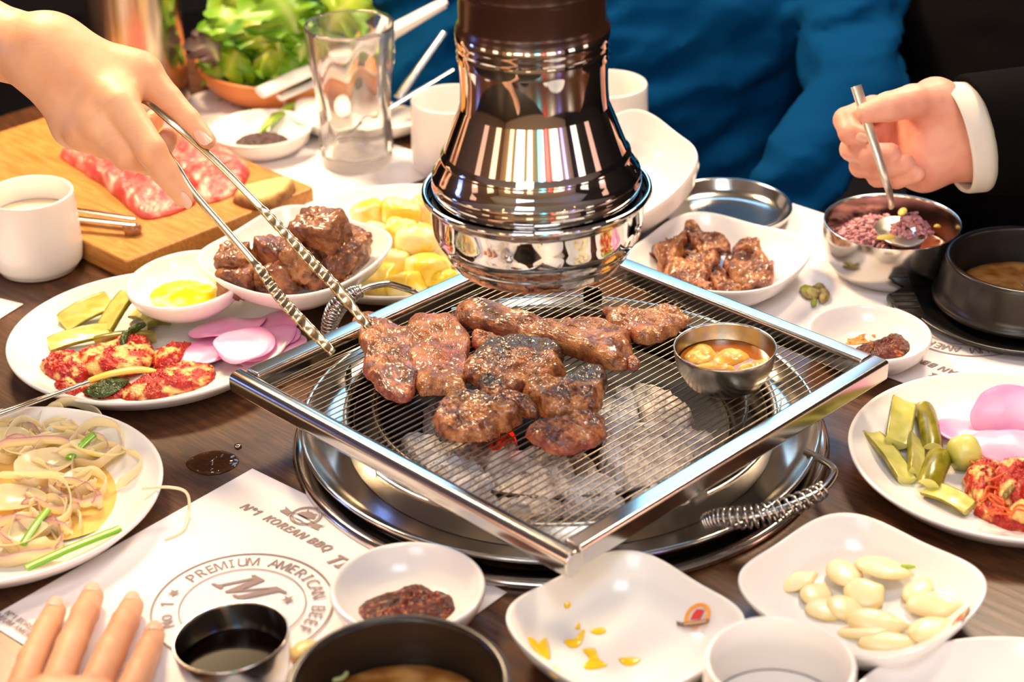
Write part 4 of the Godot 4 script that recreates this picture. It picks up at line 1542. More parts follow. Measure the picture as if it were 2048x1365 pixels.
# a pickle spear: flat cut top, round rind below, from a to b
func spear(label: String, a: Vector3, b: Vector3, w: float, dep: float, roll: float, kind := "pickle_spear", rind_up := false, group := "pickled cucumber spears") -> void:
	var s := Sh.new()
	var x := (b - a).normalized()
	var y := Vector3.UP.rotated(x, roll)
	var z := x.cross(y).normalized()
	y = z.cross(x).normalized()
	var p := PackedVector3Array()
	var cc := PackedColorArray()
	var n := 22
	var rows := 14
	for j in rows + 1:
		var u := float(j) / rows
		var c := a.lerp(b, u) + Vector3(0, 0.0025 * sin(PI * u), 0)
		var e := 1.0 if j > 0 and j < rows else 0.93
		for k in n:
			var q: Vector2
			var rind := 1.0
			if k < 13:
				var an := PI + PI * k / 12.0
				q = Vector2(cos(an) * w, sin(an) * dep)
			else:
				var f := (k - 12) / 10.0
				q = Vector2(w - 2 * w * f, -0.001 * sin(PI * f))
				rind = 0.0 if f > 0.07 and f < 0.93 else 0.5
			var v: Vector3 = c + (z * q.x + y * (q.y + dep * 0.45)) * e
			v += y * 0.0005 * nz.get_noise_3dv(v * 150.0)
			p.append(v)
			var nn := nc.get_noise_3dv(v * 70.0)
			cc.append(L(216, 212, 128).lerp(L(190, 186, 84), clampf(0.5 + nn, 0, 1)).lerp(L(142, 136, 34).lerp(L(110, 104, 18), clampf(0.5 + nn * 1.5, 0, 1)), rind))
	s.grid(p, n, true, cc)
	s.fan(p.slice(0, n), a + y * dep * 0.0, L(210, 206, 120))
	s.fan(p.slice(p.size() - n), b + y * dep * 0.0, L(210, 206, 120))
	solo(kind, s, M.pickle, label, "pickle", group)


func radish(label: String, x: float, y: float, rx: float, rz: float, turn: float, h: float, tilt: Vector3, group: String) -> void:
	var s := Sh.new()
	var c := at(x, y, h)
	var tf := Basis.from_euler(tilt)
	blob(s, circle_pts(Vector3(), rx, rz, turn, 14, 0.03), 0.0016, {"n": 56, "rings": 10, "amp": 0.0002, "freq": 40.0, "pow": 12.0, "under": 0.1, "shape": func(q: Vector3, e: float) -> Vector3: return c + tf * (q + Vector3(0, 0.0022 * sin(q.x * 120.0 + x) * e * e + 0.0015 * cos(q.z * 90.0), 0)),
		"col": func(p: Vector3, e: float, up: float) -> Color: return L(243, 176, 210).lerp(L(236, 140, 196), clampf(0.35 + nc.get_noise_3dv(p * 30.0) + (0.3 if e > 0.93 else 0.0), 0, 1))})
	solo("radish_slice", s, M.radish, label, "radish", group)


func kimchi(label: String, outline: Array, h: float, thick: float, red: float, group: String, green := 0.0, sd := 1.0) -> void:
	var s := Sh.new()
	var o := base_of(outline, h, thick)
	blob(s, o, thick, {"n": 80, "rings": 22, "amp": 0.0034, "freq": 85.0, "pow": 3.0, "under": 0.08, "col": func(p: Vector3, e: float, up: float) -> Color:
		var n := nc.get_noise_3dv(p * 60.0 + Vector3(sd, 0, sd))
		var m := nc.get_noise_3dv(p * 160.0)
		var c := L(244, 205, 128).lerp(L(240, 176, 92), clampf(0.5 + n, 0, 1)).lerp(L(52, 72, 20), green)
		return c.lerp(L(196, 44, 22).lerp(L(150, 24, 14), clampf(0.5 + m, 0, 1)), clampf((red - 0.5) * 2.0 + 0.6 + 3.2 * (n + 0.4 * m), 0, 1) if red > 0.0 else 0.0)})
	var mi := solo("kimchi_leaf", s, M.kimchi, label, "kimchi", group)
	if red < 0.35:
		return
	# clinging chilli flakes
	var f := Sh.new()
	var tot := s.i.size() / 3
	for k in int(130 * red):
		var tri := rng.randi() % (tot * 2 / 3)
		var p: Vector3 = s.v[s.i[tri * 3]]
		if nc.get_noise_3dv(p * 60.0 + Vector3(sd, 0, sd)) < 0.12 - red * 0.35:
			continue
		var r := rng.randf_range(0.0007, 0.0017)
		var b := Basis.from_euler(Vector3(rng.randf() * 6, rng.randf() * 6, 0))
		var q := []
		for d in [Vector3.UP, Vector3.DOWN, Vector3.LEFT, Vector3.RIGHT, Vector3.BACK, Vector3.FORWARD]:
			q.append(p + b * (d * r * rng.randf_range(0.6, 1.2)))
		var b0 := f.v.size()
		f.v.append_array(PackedVector3Array(q))
		for tr in [[0, 2, 4], [0, 4, 3], [0, 3, 5], [0, 5, 2], [1, 4, 2], [1, 3, 4], [1, 5, 3], [1, 2, 5]]:
			f.i.append_array(PackedInt32Array([b0 + tr[0], b0 + tr[1], b0 + tr[2]]))
	if f.v.size():
		var fl := put("chilli_flakes", f, M.chilli, mi)
		fl.set_meta("kind", "stuff")


func left_plate() -> void:
	M.pickle = vmat(0.25)
	M.pickle.subsurf_scatter_enabled = true
	M.pickle.subsurf_scatter_strength = 0.15
	M.radish = vmat(0.3)
	M.radish.subsurf_scatter_enabled = true
	M.radish.subsurf_scatter_strength = 0.2
	M.kimchi = vmat(0.22)
	bump(M.kimchi, noise_tex(0.06, 53, null, 256, 4), 0.12, Vector3(30, 30, 30))
	M.chilli = mat(176, 34, 18, 0.3)
	var h := T + 0.006
	spear("broad pale pickle spear at the back left of the left plate", at(125, 652, h + .004), at(222, 604, h + .012), .0105, .009, 0.5)
	spear("upright pickle spear leaning against the egg dish", at(212, 662, h + .006), at(262, 588, h + .026), .0105, .009, -0.2)
	spear("long pickle spear lying nearest the kimchi on the left plate", at(98, 694, h + .004), at(226, 664, h + .006), .0085, .008, 0.35)
	spear("olive pickle spear with its rind up, touching the red kimchi", at(190, 684, h + .005), at(312, 674, h + .005), .0105, .008, 2.2)
	spear("short pickle piece under the egg dish", at(268, 628, h + .004), at(306, 640, h + .004), .008, .008, 0.3)
	spear("short pale pickle piece between egg dish and radish", at(290, 652, h + .004), at(338, 640, h + .004), .009, .009, -0.3)
	var gr := "pink radish slices on the left plate"
	radish("lowest pink radish slice near the grate corner on the left plate", 540, 700, .031, .026, 0.4, h + .006, Vector3(0, 0, .12), gr)
	radish("dark pink radish slice tucked under the egg dish", 455, 655, .033, .024, 0.2, h + .010, Vector3(-.15, 0, .1), gr)
	radish("pink radish slice farthest back under the beef cube dish", 540, 655, .028, .024, 0.0, h + .010, Vector3(.1, 0, .2), gr)
	radish("broad pale pink radish slice beside the kimchi on the left plate", 415, 700, .027, .024, 1.0, h + .005, Vector3(0, 0, 0), gr)
	radish("pink radish slice half covered by the top one on the left plate", 520, 682, .032, .027, 0.5, h + .012, Vector3(.05, 0, .05), gr)
	radish("topmost oval pink radish slice on the left plate", 490, 688, .0255, .027, 0.5, h + .0165, Vector3(.08, 0, .0), gr)
	radish("small pink radish slice at the right rim of the left plate", 568, 672, .014, .018, 0.5, h + .012, Vector3(.0, 0, .25), gr)
	gr = "kimchi on the left plate"
	kimchi("large cream kimchi leaf smeared red in the middle of the left plate", [[150, 705], [200, 688], [270, 682], [308, 692], [298, 722], [255, 740], [195, 742], [160, 728]], h + .002, .013, 0.5, gr, 0.0, 2.0)
	kimchi("reddish brown kimchi clump at the left of the plate", [[80, 728], [105, 705], [150, 702], [178, 722], [172, 748], [120, 758], [88, 746]], h, .012, 0.85, gr, 0.0, 5.0)
	kimchi("red kimchi with a yellow stem tip beside the radish", [[300, 712], [330, 694], [372, 688], [388, 690], [372, 708], [352, 728], [318, 736]], h, .012, 0.75, gr, 0.0, 8.0)
	kimchi("wide red kimchi leaf nearest the plate rim", [[238, 788], [270, 760], [330, 738], [390, 722], [428, 728], [424, 756], [380, 780], [310, 796], [260, 800]], h - .001, .012, 0.8, gr, 0.0, 11.0)
	kimchi("small red kimchi lump behind the chopstick tips", [[108, 770], [130, 756], [152, 764], [160, 785], [140, 796], [116, 788]], h, .009, 1.0, gr, 0.0, 14.0)
	kimchi("red kimchi clump under the green leaf", [[160, 770], [200, 755], [250, 760], [262, 785], [220, 800], [175, 798]], h, .007, 0.95, gr, 0.0, 17.0)
	kimchi("red kimchi clump leaning on the olive pickle", [[225, 682], [250, 668], [290, 674], [300, 690], [262, 694], [232, 694]], h + .006, .010, 1.0, gr, 0.0, 19.0)
	kimchi("dark green scallion leaf in the kimchi", [[168, 782], [195, 764], [240, 752], [258, 760], [232, 782], [205, 792]], h + .006, .004, 0.0, gr, 1.0, 20.0)
	kimchi("dark green scallion strip across the olive pickle", [[238, 678], [252, 660], [282, 644], [290, 650], [262, 668], [248, 686]], h + .015, .004, 0.0, gr, 1.0, 22.0)
	var s := Sh.new()
	tube(s, line([at(178, 762, h + .007), at(225, 748, h + .011), at(275, 740, h + .012), at(312, 744, h + .01)], 16), [.003, .0034, .0038, .004, .0042, .0042, .0042, .0042, .0042, .0042, .004, .004, .0038, .0036, .0034, .003, .0024], 10, 0.6)
	solo("cabbage_stem", s, mat(240, 200, 90, 0.3), "curved yellow cabbage stem lying on the kimchi", "kimchi", gr)


func right_plate() -> void:
	var h := T + 0.006
	var gr := "gherkin pieces on the right plate"
	spear("long gherkin spear nearest the left rim of the right plate", at(1738, 868, h + .005), at(1812, 962, h + .004), .0085, .008, -0.3, "pickle_spear", false, gr)
	spear("wide pale gherkin spear at the back of the right plate", at(1806, 806, h + .012), at(1792, 888, h + .008), .0100, .009, -0.35, "pickle_spear", false, gr)
	spear("olive gherkin with its rind up beside the pale spear", at(1850, 812, h + .006), at(1868, 896, h + .006), .0085, .008, 2.9, "pickle_spear", false, gr)
	spear("short gherkin wedge between the long and the rind-up ones", at(1828, 878, h + .006), at(1830, 952, h + .004), .008, .009, -0.8, "pickle_spear", false, gr)
	spear("rind-up gherkin chunk lying over the flat near one", at(1886, 908, h + .011), at(1862, 972, h + .009), .0095, .009, 2.6, "pickle_spear", false, gr)
	spear("flat gherkin spear nearest the viewer on the right plate", at(1852, 980, h + .004), at(1938, 1020, h + .004), .008, .007, 0.2, "pickle_spear", false, gr)
	var s := Sh.new()
	lump(s, at(1928, 906, h + .011), Vector3(.0125, .0125, .0125), Basis.from_euler(Vector3(.5, .4, .3)), 2.6, 0.0008, 60.0, func(p: Vector3, d: Vector3) -> Color:
		return L(206, 206, 116).lerp(L(128, 126, 30), clampf(1.6 * (d.x * -0.7 - 0.35 * d.y) + 0.1, 0, 1)))
	solo("pickle_chunk", s, M.pickle, "round gherkin end standing between radish and spears", "pickle", gr)
	gr = "pink radish slices on the right plate"
	radish("tall folded pink radish slice at the right picture edge", 2010, 826, .027, .022, 0.4, h + .016, Vector3(0.75, 0, .1), gr)
	radish("flat pale pink radish slice beside the rind-up gherkin", 1920, 862, .02, .018, 0.4, h + .004, Vector3(0, 0, 0.05), gr)
	radish("pink radish slice nearest the kimchi on the right plate", 2010, 893, .026, .017, -0.3, h + .010, Vector3(0.25, 0, .1), gr)
	radish("pink radish slice lying below the tall folded one", 1985, 872, .022, .02, 0.9, h + .004, Vector3(0, 0, 0), gr)
	gr = "kimchi on the right plate"
	kimchi("orange frilled kimchi leaf next to the round gherkin end", [[1928, 950], [1948, 928], [1985, 920], [2010, 940], [1995, 985], [1960, 1010], [1938, 985]], h, .018, 0.45, gr, 0.0, 31.0)
	kimchi("red kimchi heap at the right picture edge", [[1985, 935], [2040, 915], [2090, 940], [2085, 1000], [2030, 1015], [1990, 990]], h + .004, .018, 0.75, gr, 0.0, 33.0)
	kimchi("red kimchi strands nearest the rim of the right plate", [[1948, 1015], [1990, 990], [2050, 1000], [2080, 1040], [2040, 1058], [1990, 1040]], h, .010, 0.9, gr, 0.0, 35.0)
	kimchi("orange cabbage stem on the right kimchi heap", [[2015, 1020], [2035, 1000], [2075, 1005], [2080, 1030], [2040, 1038]], h + .008, .008, 0.2, gr, 0.0, 37.0)
	kimchi("green scallion piece on the right kimchi heap", [[2005, 985], [2030, 962], [2062, 956], [2060, 966], [2030, 980], [2012, 996]], h + .017, .004, 0.0, gr, 0.8, 39.0)
	s = Sh.new()
	for k in 26:
		var c := at(rng.randf_range(1945, 2050), rng.randf_range(925, 1040), h + rng.randf_range(.008, .02))
		var a := rng.randf() * TAU
		tube(s, line([c + Vector3(cos(a), 0, sin(a)) * .008, c + Vector3(0, .003, 0), c - Vector3(cos(a + .8), 0, sin(a + .8)) * .009], 8), 0.0009, 6)
	solo("kimchi_strands", s, mat(224, 96, 40, 0.3), "tangle of thin orange kimchi shreds on the right plate", "kimchi").set_meta("kind", "stuff")


func onion_plate() -> void:
	var m := vmat(0.22)
	m.albedo_color.a = 0.78
	m.transparency = BaseMaterial3D.TRANSPARENCY_ALPHA
	m.subsurf_scatter_enabled = true
	m.subsurf_scatter_strength = 0.25
	m.backlight_enabled = true
	m.backlight = Color(0.95, 0.92, 0.8)
	var h := T + 0.006
	pool("onion_dressing", "thin yellow dressing pooled under the onion salad", "sauce", at(110, 985, h + .001), 0.066, mat(238, 196, 112, 0.12), 0.001)
	var specials := [[150, 838, .026, .016, 0.0, .2, .0], [70, 930, .034, .03, 1.0, .55, 1.0], [215, 935, .026, .024, 0.0, .4, .0], [140, 905, .03, .02, 0.3, .3, .8], [20, 1010, .045, .034, 0.2, .35, .0], [105, 995, .022, .013, 0.0, .2, .9], [190, 892, .02, .024, 0.2, .5, .1], [60, 1080, .032, .02, .5, .2, .9], [165, 1000, .016, .01, .0, .1, 1.0]]
	for q in specials:
		q[5] *= 0.4
	var names := ["big clear onion ring hanging over the far rim of the left salad plate", "large purple edged onion ring standing at the left picture edge", "double pale onion ring at the right of the onion salad", "purple streaked onion strip in the middle of the onion salad", "widest milky onion ring at the left picture edge", "small purple onion curl in front of the scallions", "pale onion ring leaning up beside the plate rim", "purple rimmed onion strip nearest the viewer", "tiny red onion curl in the yellow dressing"]
	for k in 34:
		var q: Array
		if k < specials.size():
			q = specials[k]
		else:
			q = [rng.randf_range(-40, 225), rng.randf_range(850, 1080), rng.randf_range(.013, .026), rng.randf_range(.008, .02), rng.randf() * PI, rng.randf_range(-.2, .25), 1.0 if rng.randf() < 0.4 else 0.0]
			if q[0] > 150 and q[1] > 1000:
				q[0] -= 120
			if q[0] > 150 and q[1] < 900:
				q[0] -= 70
		var c := at(q[0], q[1], h + .004 + .006 * rng.randf() + q[5] * q[3] * 0.6)
		var b := Basis(Vector3.UP, q[4] - 0.5) * Basis(Vector3.RIGHT, q[5])
		var path := []
		var open := 0.8 if k % 3 else 1.0
		var n := 40
		for j in n + 1:
			var a := TAU * open * j / n + k
			path.append(c + b * Vector3(cos(a) * q[2], 0.003 * sin(2 * a + k) + 0.0015 * sin(5 * a), sin(a) * q[3] * (1 + 0.1 * sin(3 * a + k))))
		var fr := frames(path)
		var s := Sh.new()
		var p := PackedVector3Array()
		var cc := PackedColorArray()
		var w := 0.0034 + 0.0026 * rng.randf()
		for j in n + 1:
			var side: Vector3 = (b * Vector3.UP).slide(fr[j][0]).normalized()
			var out: Vector3 = side.cross(fr[j][0])
			var e := 1.0 if j > 1 and j < n - 1 else 0.5
			for v in 8:
				var a := TAU * v / 8
				p.append(path[j] + (side * cos(a) * w + out * sin(a) * 0.0007) * e)
				cc.append(L(255, 250, 226).lerp(L(186, 104, 180), q[6] * (1.0 if v == 0 else 0.35 if v in [1, 7] else 0.0)))
		s.grid(p, 8, true, cc)
		solo("onion_ring", s, m, names[k] if k < names.size() else "%s %s onion strip tangled %s" % ["small" if q[2] < .0175 else ("long" if q[2] > .022 else "medium"), "purple edged" if q[6] > 0.5 else "pale", [["at the far left of the salad", "at the far side of the salad", "at the far right of the salad"], ["at the left picture edge of the salad", "in the middle of the salad", "at the right of the salad"], ["at the near left of the salad", "at the near side of the salad", "by the near right rim of the salad"]][clampi(int((q[1] - 850) / 77.0), 0, 2)][clampi(int((q[0] + 40) / 88.0), 0, 2)]], "onion", "onion strips on the lower left plate")
	var pet := [["broad milky onion petal at the left picture edge", 15, 1005, .026, .019, .3], ["clear onion petal under the large purple ring", 85, 935, .024, .018, 1.0], ["onion petal cupped at the right of the salad", 195, 905, .02, .016, .2], ["small onion petal behind the dark scallion", 150, 858, .02, .013, .5], ["onion petal low in the dressing near the middle", 150, 965, .017, .012, 1.4], ["onion petal at the near left of the salad", 40, 1075, .02, .015, .7], ["pale onion petal at the far left of the salad", 30, 890, .022, .016, 2.0]]
	for q in pet:
		var s := Sh.new()
		var c := at(q[1], q[2], h + .011)
		var tl := Basis.from_euler(Vector3(rng.randf_range(-.3, .3), q[5], rng.randf_range(-.3, .3)))
		blob(s, circle_pts(Vector3(), q[3], q[4], 0, 12, .08), .0012, {"n": 48, "rings": 12, "pow": 8.0, "amp": .0004, "shape": func(p: Vector3, e: float) -> Vector3: return c + tl * (p + Vector3(0, .007 * (e * e - .4), 0)), "col": func(p: Vector3, e: float, up: float) -> Color: return L(255, 250, 230).lerp(L(244, 236, 190), clampf(.4 + nc.get_noise_3dv(p * 70.0), 0, 1))})
		solo("onion_petal", s, m, q[0], "onion", "onion petals on the lower left plate")
	for q in [[[52, 1137], [240, 1058], .0042, "long bright green scallion lying along the near rim of the onion plate"], [[45, 1090], [95, 1020], .003, "thin green scallion in the middle of the onion salad"], [[138, 918], [188, 868], .0034, "dark green scallion sticking out behind the onion rings"]]:
		var s := Sh.new()
		var a := at(q[0][0], q[0][1], h + .013)
		var b := at(q[1][0], q[1][1], h + .015)
		tube(s, line([a, a.lerp(b, 0.5) + Vector3(0, .001, 0), b], 12), q[2], 10, 0.45)
		solo("scallion", s, mat(116, 176, 40, 0.3), q[3], "vegetable", "scallions in the onion salad")
	var s := Sh.new()
	tube(s, line([at(285, 978, T + .0215), at(335, 975, T + .026), at(372, 985, T + .022), at(378, 1020, T + .006), at(366, 1062, T + .0025), at(330, 1080, T + .0022)], 30), 0.0011, 8)
	solo("onion_strip", s, mat(240, 226, 190, 0.3), "single onion thread hanging over the plate rim onto the placemat", "onion")


func potato_salad() -> void:
	M.potato = vmat(0.28)
	M.potato.subsurf_scatter_enabled = true
	M.potato.subsurf_scatter_strength = 0.15
	var list := [[735, 428, .02, .014, "at the far left of the potato salad"], [800, 428, .022, .016, "with a green fleck at the back of the potato salad"], [858, 415, .022, .015, "behind the hood collar"], [760, 478, .012, .017, "half hidden by the beef cube dish"], [835, 482, .026, .019, "round and glossy in the middle of the potato salad"], [888, 500, .016, .015, "against the hood collar"], [855, 540, .016, .016, "with a flat cut side beside the grate"],
		[812, 572, .012, .0145, "square and yellow above the bail handle"], [760, 562, .012, .0145, "with green skin beside the beef cube dish"], [790, 525, .014, .014, "under the round glossy one"], [905, 460, .02, .016, "mostly hidden by the hood"], [800, 465, .02, .013, "coated in pale mayonnaise"], [880, 560, .01, .012, "nearest the grate bar"]]
	for k in list.size():
		var q: Array = list[k]
		var s := Sh.new()
		var grn: float = 0.7 if k == 8 else 0.0
		lump(s, at(q[0], q[1], T + .004 + q[2]), Vector3(q[3] * 1.1, q[3] * .8, q[3]), Basis.from_euler(Vector3(rng.randf_range(-.4, .4), rng.randf_range(0, 3), rng.randf_range(-.4, .4))), 4.5 if k != 4 else 2.3, 0.0016, 60.0, func(p: Vector3, d: Vector3) -> Color:
			var n := nc.get_noise_3dv(p * 42.0)
			return L(232, 200, 70).lerp(L(248, 236, 188), clampf(0.35 + 1.9 * n, 0, 1)).lerp(L(170, 170, 40), grn * clampf(0.5 + d.x, 0, 1)), 32)
		solo("potato_chunk", s, M.potato, "yellow dressed potato chunk " + q[4], "potato", "potato salad chunks")


func garlic_dish() -> void:
	var m := vmat(0.3)
	var list := [["at the left end of the garlic dish", 1588, 1166, .0155, .0115, .3, .010], ["under the left end one", 1632, 1190, .014, .01, 1.0, .009], ["plump one left of centre at the back", 1687, 1148, .0115, .0145, .1, .014], ["largest one with a green sprout at the back", 1764, 1138, .0185, .0125, -.4, .017], ["in the centre under the sprouting one", 1728, 1190, .013, .014, .4, .011], ["broad flat one in the middle foreground", 1752, 1246, .0195, .0105, -.15, .0115], ["lowest flat one nearest the viewer", 1775, 1288, .019, .009, 0.0, .008],
		["tilted one near the foreground cup rim", 1690, 1218, .013, .012, .7, .009], ["leaf shaped one at the right of the garlic dish", 1868, 1212, .018, .0105, -.2, .014], ["pointed one behind the right leaf shaped one", 1836, 1184, .014, .009, .9, .012], ["pale one beside the printed badge", 1862, 1262, .0165, .011, .5, .012], ["mostly hidden one behind the foreground cup", 1650, 1222, .013, .011, 0, .008], ["thin edge-on one below the middle pieces", 1722, 1268, .016, .008, -.3, .008]]
	for q in list:
		var s := Sh.new()
		var c := at(q[1], q[2], T + q[6])
		var o := []
		for k in 12:
			var a := TAU * k / 12
			var r := 1.0 - 0.22 * pow(maxf(0, cos(a)), 3) + 0.08 * sin(2 * a)
			o.append(Vector3(cos(a) * q[3] * (1.15 if cos(a) > 0.9 else 1.0), 0, sin(a) * q[4] * r))
		var tl := Basis(Vector3.UP, q[5]) * Basis(Vector3.RIGHT, rng.randf_range(-.25, .35)) * Basis(Vector3.BACK, rng.randf_range(-.15, .2))
		blob(s, o, 0.0042, {"n": 48, "rings": 12, "pow": 3.0, "under": 0.5, "amp": 0.0004, "freq": 60.0, "shape": func(p: Vector3, e: float) -> Vector3: return c + tl * p, "col": func(p: Vector3, e: float, up: float) -> Color:
			return L(252, 236, 184).lerp(L(244, 214, 142), clampf((e - 0.75) * 3.0 + 0.8 * nc.get_noise_3dv(p * 60.0), 0, 1))})
		var mi := solo("garlic_slice", s, m, "peeled pale garlic piece, " + q[0], "garlic", "garlic pieces in the square dish")
		if q[1] == 1764:
			var g := Sh.new()
			tube(g, [c + Vector3(.012, .003, .002), c + Vector3(.0185, .004, .004), c + Vector3(.021, .0045, .005)], [.0018, .0016, .0006], 8)
			var gm := put("sprout", g, mat(170, 200, 60, 0.4), mi)
			gm.set_meta("label", "green sprout tip")
	var s2 := Sh.new()
	blob(s2, base_of([[580, 1300], [600, 1284], [630, 1282], [645, 1290], [636, 1308], [605, 1322], [584, 1318]], T + .002, .006), 0.007, {"n": 40, "rings": 10, "amp": .0006, "col": func(p: Vector3, e: float, up: float) -> Color: return L(236, 206, 130).lerp(L(190, 120, 60), clampf((e - .8) * 4, 0, 1))})
	solo("garlic_slice", s2, m, "lone garlic piece on the placemat beside the soy cup", "garlic")


func paste(called: String, label: String, outline: Array, h: float, thick: float, a: Color, b: Color, c: Color) -> void:
	var s := Sh.new()
	blob(s, base_of(outline, h, thick), thick, {"n": 80, "rings": 22, "amp": 0.003, "freq": 110.0, "pow": 2.4, "under": 0.3, "col": func(p: Vector3, e: float, up: float) -> Color:
		var n := nc.get_noise_3dv(p * 90.0)
		return a.lerp(b, clampf(0.45 + 1.6 * n, 0, 1)).lerp(c, clampf(3.5 * (nc.get_noise_3dv(p * 210.0) - 0.22), 0, 1))})
	solo(called, s, M.paste, label, "sauce")


func sauces() -> void:
	M.paste = vmat(0.18)
	bump(M.paste, noise_tex(0.08, 59, null, 256, 4), 0.1, Vector3(34, 34, 34))
	paste("chilli_paste", "dark red soybean paste smeared in the foreground sauce dish", [[706, 1222], [735, 1196], [790, 1180], [842, 1165], [865, 1178], [900, 1186], [912, 1220], [880, 1240], [820, 1250], [760, 1250], [722, 1244]], T + .0066, .008, L(104, 28, 14), L(60, 14, 10), L(226, 130, 60))
	paste("soybean_paste", "chunky red brown paste in the sauce dish by the grate corner", [[1695, 706], [1722, 690], [1762, 678], [1796, 664], [1822, 680], [1822, 704], [1780, 716], [1735, 716]], T + .0066, .0085, L(96, 30, 14), L(46, 14, 10), L(204, 110, 40))
	paste("paste_trace", "thin yellow brown smear left in the sauce dish by the grate corner", [[1686, 684], [1720, 660], [1712, 652], [1745, 664], [1775, 668], [1755, 680], [1720, 688]], T + .0066, .0008, L(228, 178, 96), L(214, 150, 60), L(190, 110, 40))
	paste("black_paste", "dark purple brown paste in the sauce dish below the salad basket", [[468, 284], [490, 270], [540, 264], [572, 272], [580, 284], [540, 292], [500, 292]], T + .0066, .008, L(70, 40, 48), L(40, 22, 24), L(120, 80, 90))
	var s := Sh.new()
	blob(s, base_of([[274, 588], [288, 553], [333, 535], [402, 529], [452, 546], [468, 582], [444, 610], [380, 624], [310, 616]], T + .0275, .002), .0026, {"n": 60, "rings": 14, "amp": .0007, "freq": 90.0, "col": func(p: Vector3, e: float, up: float) -> Color:
		return L(250, 222, 40).lerp(L(255, 246, 190), clampf(2.4 * nc.get_noise_3dv(p * 50.0), 0, 1)).lerp(L(206, 180, 40), clampf(p.x * 30.0 + 6.6, 0, 0.5))})
	solo("beaten_egg", s, vmat(0.06), "bright yellow beaten egg in the sauce dish on the pickle plate", "egg")
	# mustard left in the square foreground dish
	var t := thing("mustard_smear", "splashes of yellow mustard sauce left in the foreground square dish", "sauce", at(1180, 1280, T + .0068))
	var ym := mat(246, 200, 16, 0.2)
	for q in [[[1055, 1278], [1065, 1276], [1078, 1292], [1092, 1276], [1100, 1320], [1075, 1306]], [[1092, 1340], [1108, 1334], [1125, 1352], [1112, 1358]], [[1128, 1282], [1150, 1286], [1162, 1262], [1170, 1264], [1160, 1292], [1140, 1296]], [[1180, 1262], [1205, 1256], [1212, 1264], [1195, 1270]], [[1165, 1300], [1190, 1298], [1198, 1318], [1215, 1332], [1180, 1340], [1166, 1334], [1178, 1318]], [[1238, 1318], [1262, 1316], [1282, 1320], [1264, 1332], [1246, 1330]], [[1128, 1210], [1137, 1204], [1142, 1212], [1132, 1218]], [[1150, 1258], [1158, 1246], [1160, 1258]]]:
		s = Sh.new()
		var o := []
		for v in q:
			o.append(at(v[0], v[1], T + wall_at(mustard_dish, v[0], v[1], 0.0655).x + 0.0003))
		blob(s, o, .0011, {"n": 32, "rings": 6, "amp": .0003, "freq": 200.0})
		put("splash", s, ym, t)
	# wilted scraps on the right placemat
	s = Sh.new()
	for q in [[[1598, 578], [1612, 572], [1628, 584], [1640, 575], [1646, 590], [1625, 600], [1605, 592]], [[1630, 572], [1644, 570], [1658, 586], [1656, 600], [1640, 606], [1636, 588]], [[1622, 592], [1632, 588], [1634, 608], [1624, 612]]]:
		blob(s, pts(q, T + .003), .004, {"n": 32, "rings": 8, "amp": .0022, "freq": 140.0, "col": func(p: Vector3, e: float, up: float) -> Color:
			return L(176, 158, 96).lerp(L(110, 80, 50), clampf(.4 + 1.6 * nc.get_noise_3dv(p * 90.0), 0, 1)).lerp(L(150, 170, 50), clampf(2.5 * nc.get_noise_3dv(p * 60.0 + Vector3(5, 5, 5)), 0, .8))})
	solo("vegetable_scrap", s, vmat(.5), "wilted yellowish vegetable scrap on the placemat left of the rice bowl", "food scrap")
	s = Sh.new()
	var a := at(512, 272, T + .012)
	var b := at(588, 196, T + .03)
	leaf(s, a, b, .008, Vector3.UP, 0.1, 5.0, L(150, 176, 40), L(110, 150, 24))
	solo("leaf_strip", s, M.leaf, "narrow green leaf standing in the black paste dish", "vegetable")


# a ruffled leaf from a to b: half width w, its face towards up, curl lifts the tip
func leaf(sh: Sh, a: Vector3, b: Vector3, w: float, up: Vector3, ruffle: float, ph: float, c0: Color, c1: Color) -> void:
	var x := b - a
	var z := x.cross(up).normalized()
	var y := z.cross(x).normalized()
	var p := PackedVector3Array()
	var cc := PackedColorArray()
	var nu := 26
	var nv := 21
	for layer in 2:
		for j in nu:
			var u := float(j) / (nu - 1)
			var ww := w * pow(sin(PI * clampf(0.06 + u * 0.92, 0, 1)), 0.6) * (0.5 + 0.7 * u)
			for k in nv:
				var v := -1.0 + 2.0 * k / (nv - 1)
				var av := absf(v)
				var r := ruffle * av * av * w
				var q := a + x * u + z * v * ww + y * (w * 0.35 * sin(PI * u) - w * 0.25 * av * av + r * sin(u * 21.0 + ph + v * 3.0) + 0.5 * r * sin(u * 43.0 + ph * 2.0) - w * 0.5 * u * u)
				q += z * r * 0.5 * cos(u * 25.0 + ph)
				p.append(q - y * 0.0006 * layer)
				cc.append(c0.lerp(c1, clampf(0.2 + 0.8 * av + 0.5 * nc.get_noise_3dv(q * 25.0), 0, 1)).lerp(L(226, 232, 160), clampf(1.0 - av * 6.0, 0, 0.8) * (1.0 - u)))
	sh.grid(p.slice(0, nu * nv), nv, false, cc.slice(0, nu * nv))
	sh.grid(p.slice(nu * nv), nv, false, cc.slice(nu * nv))


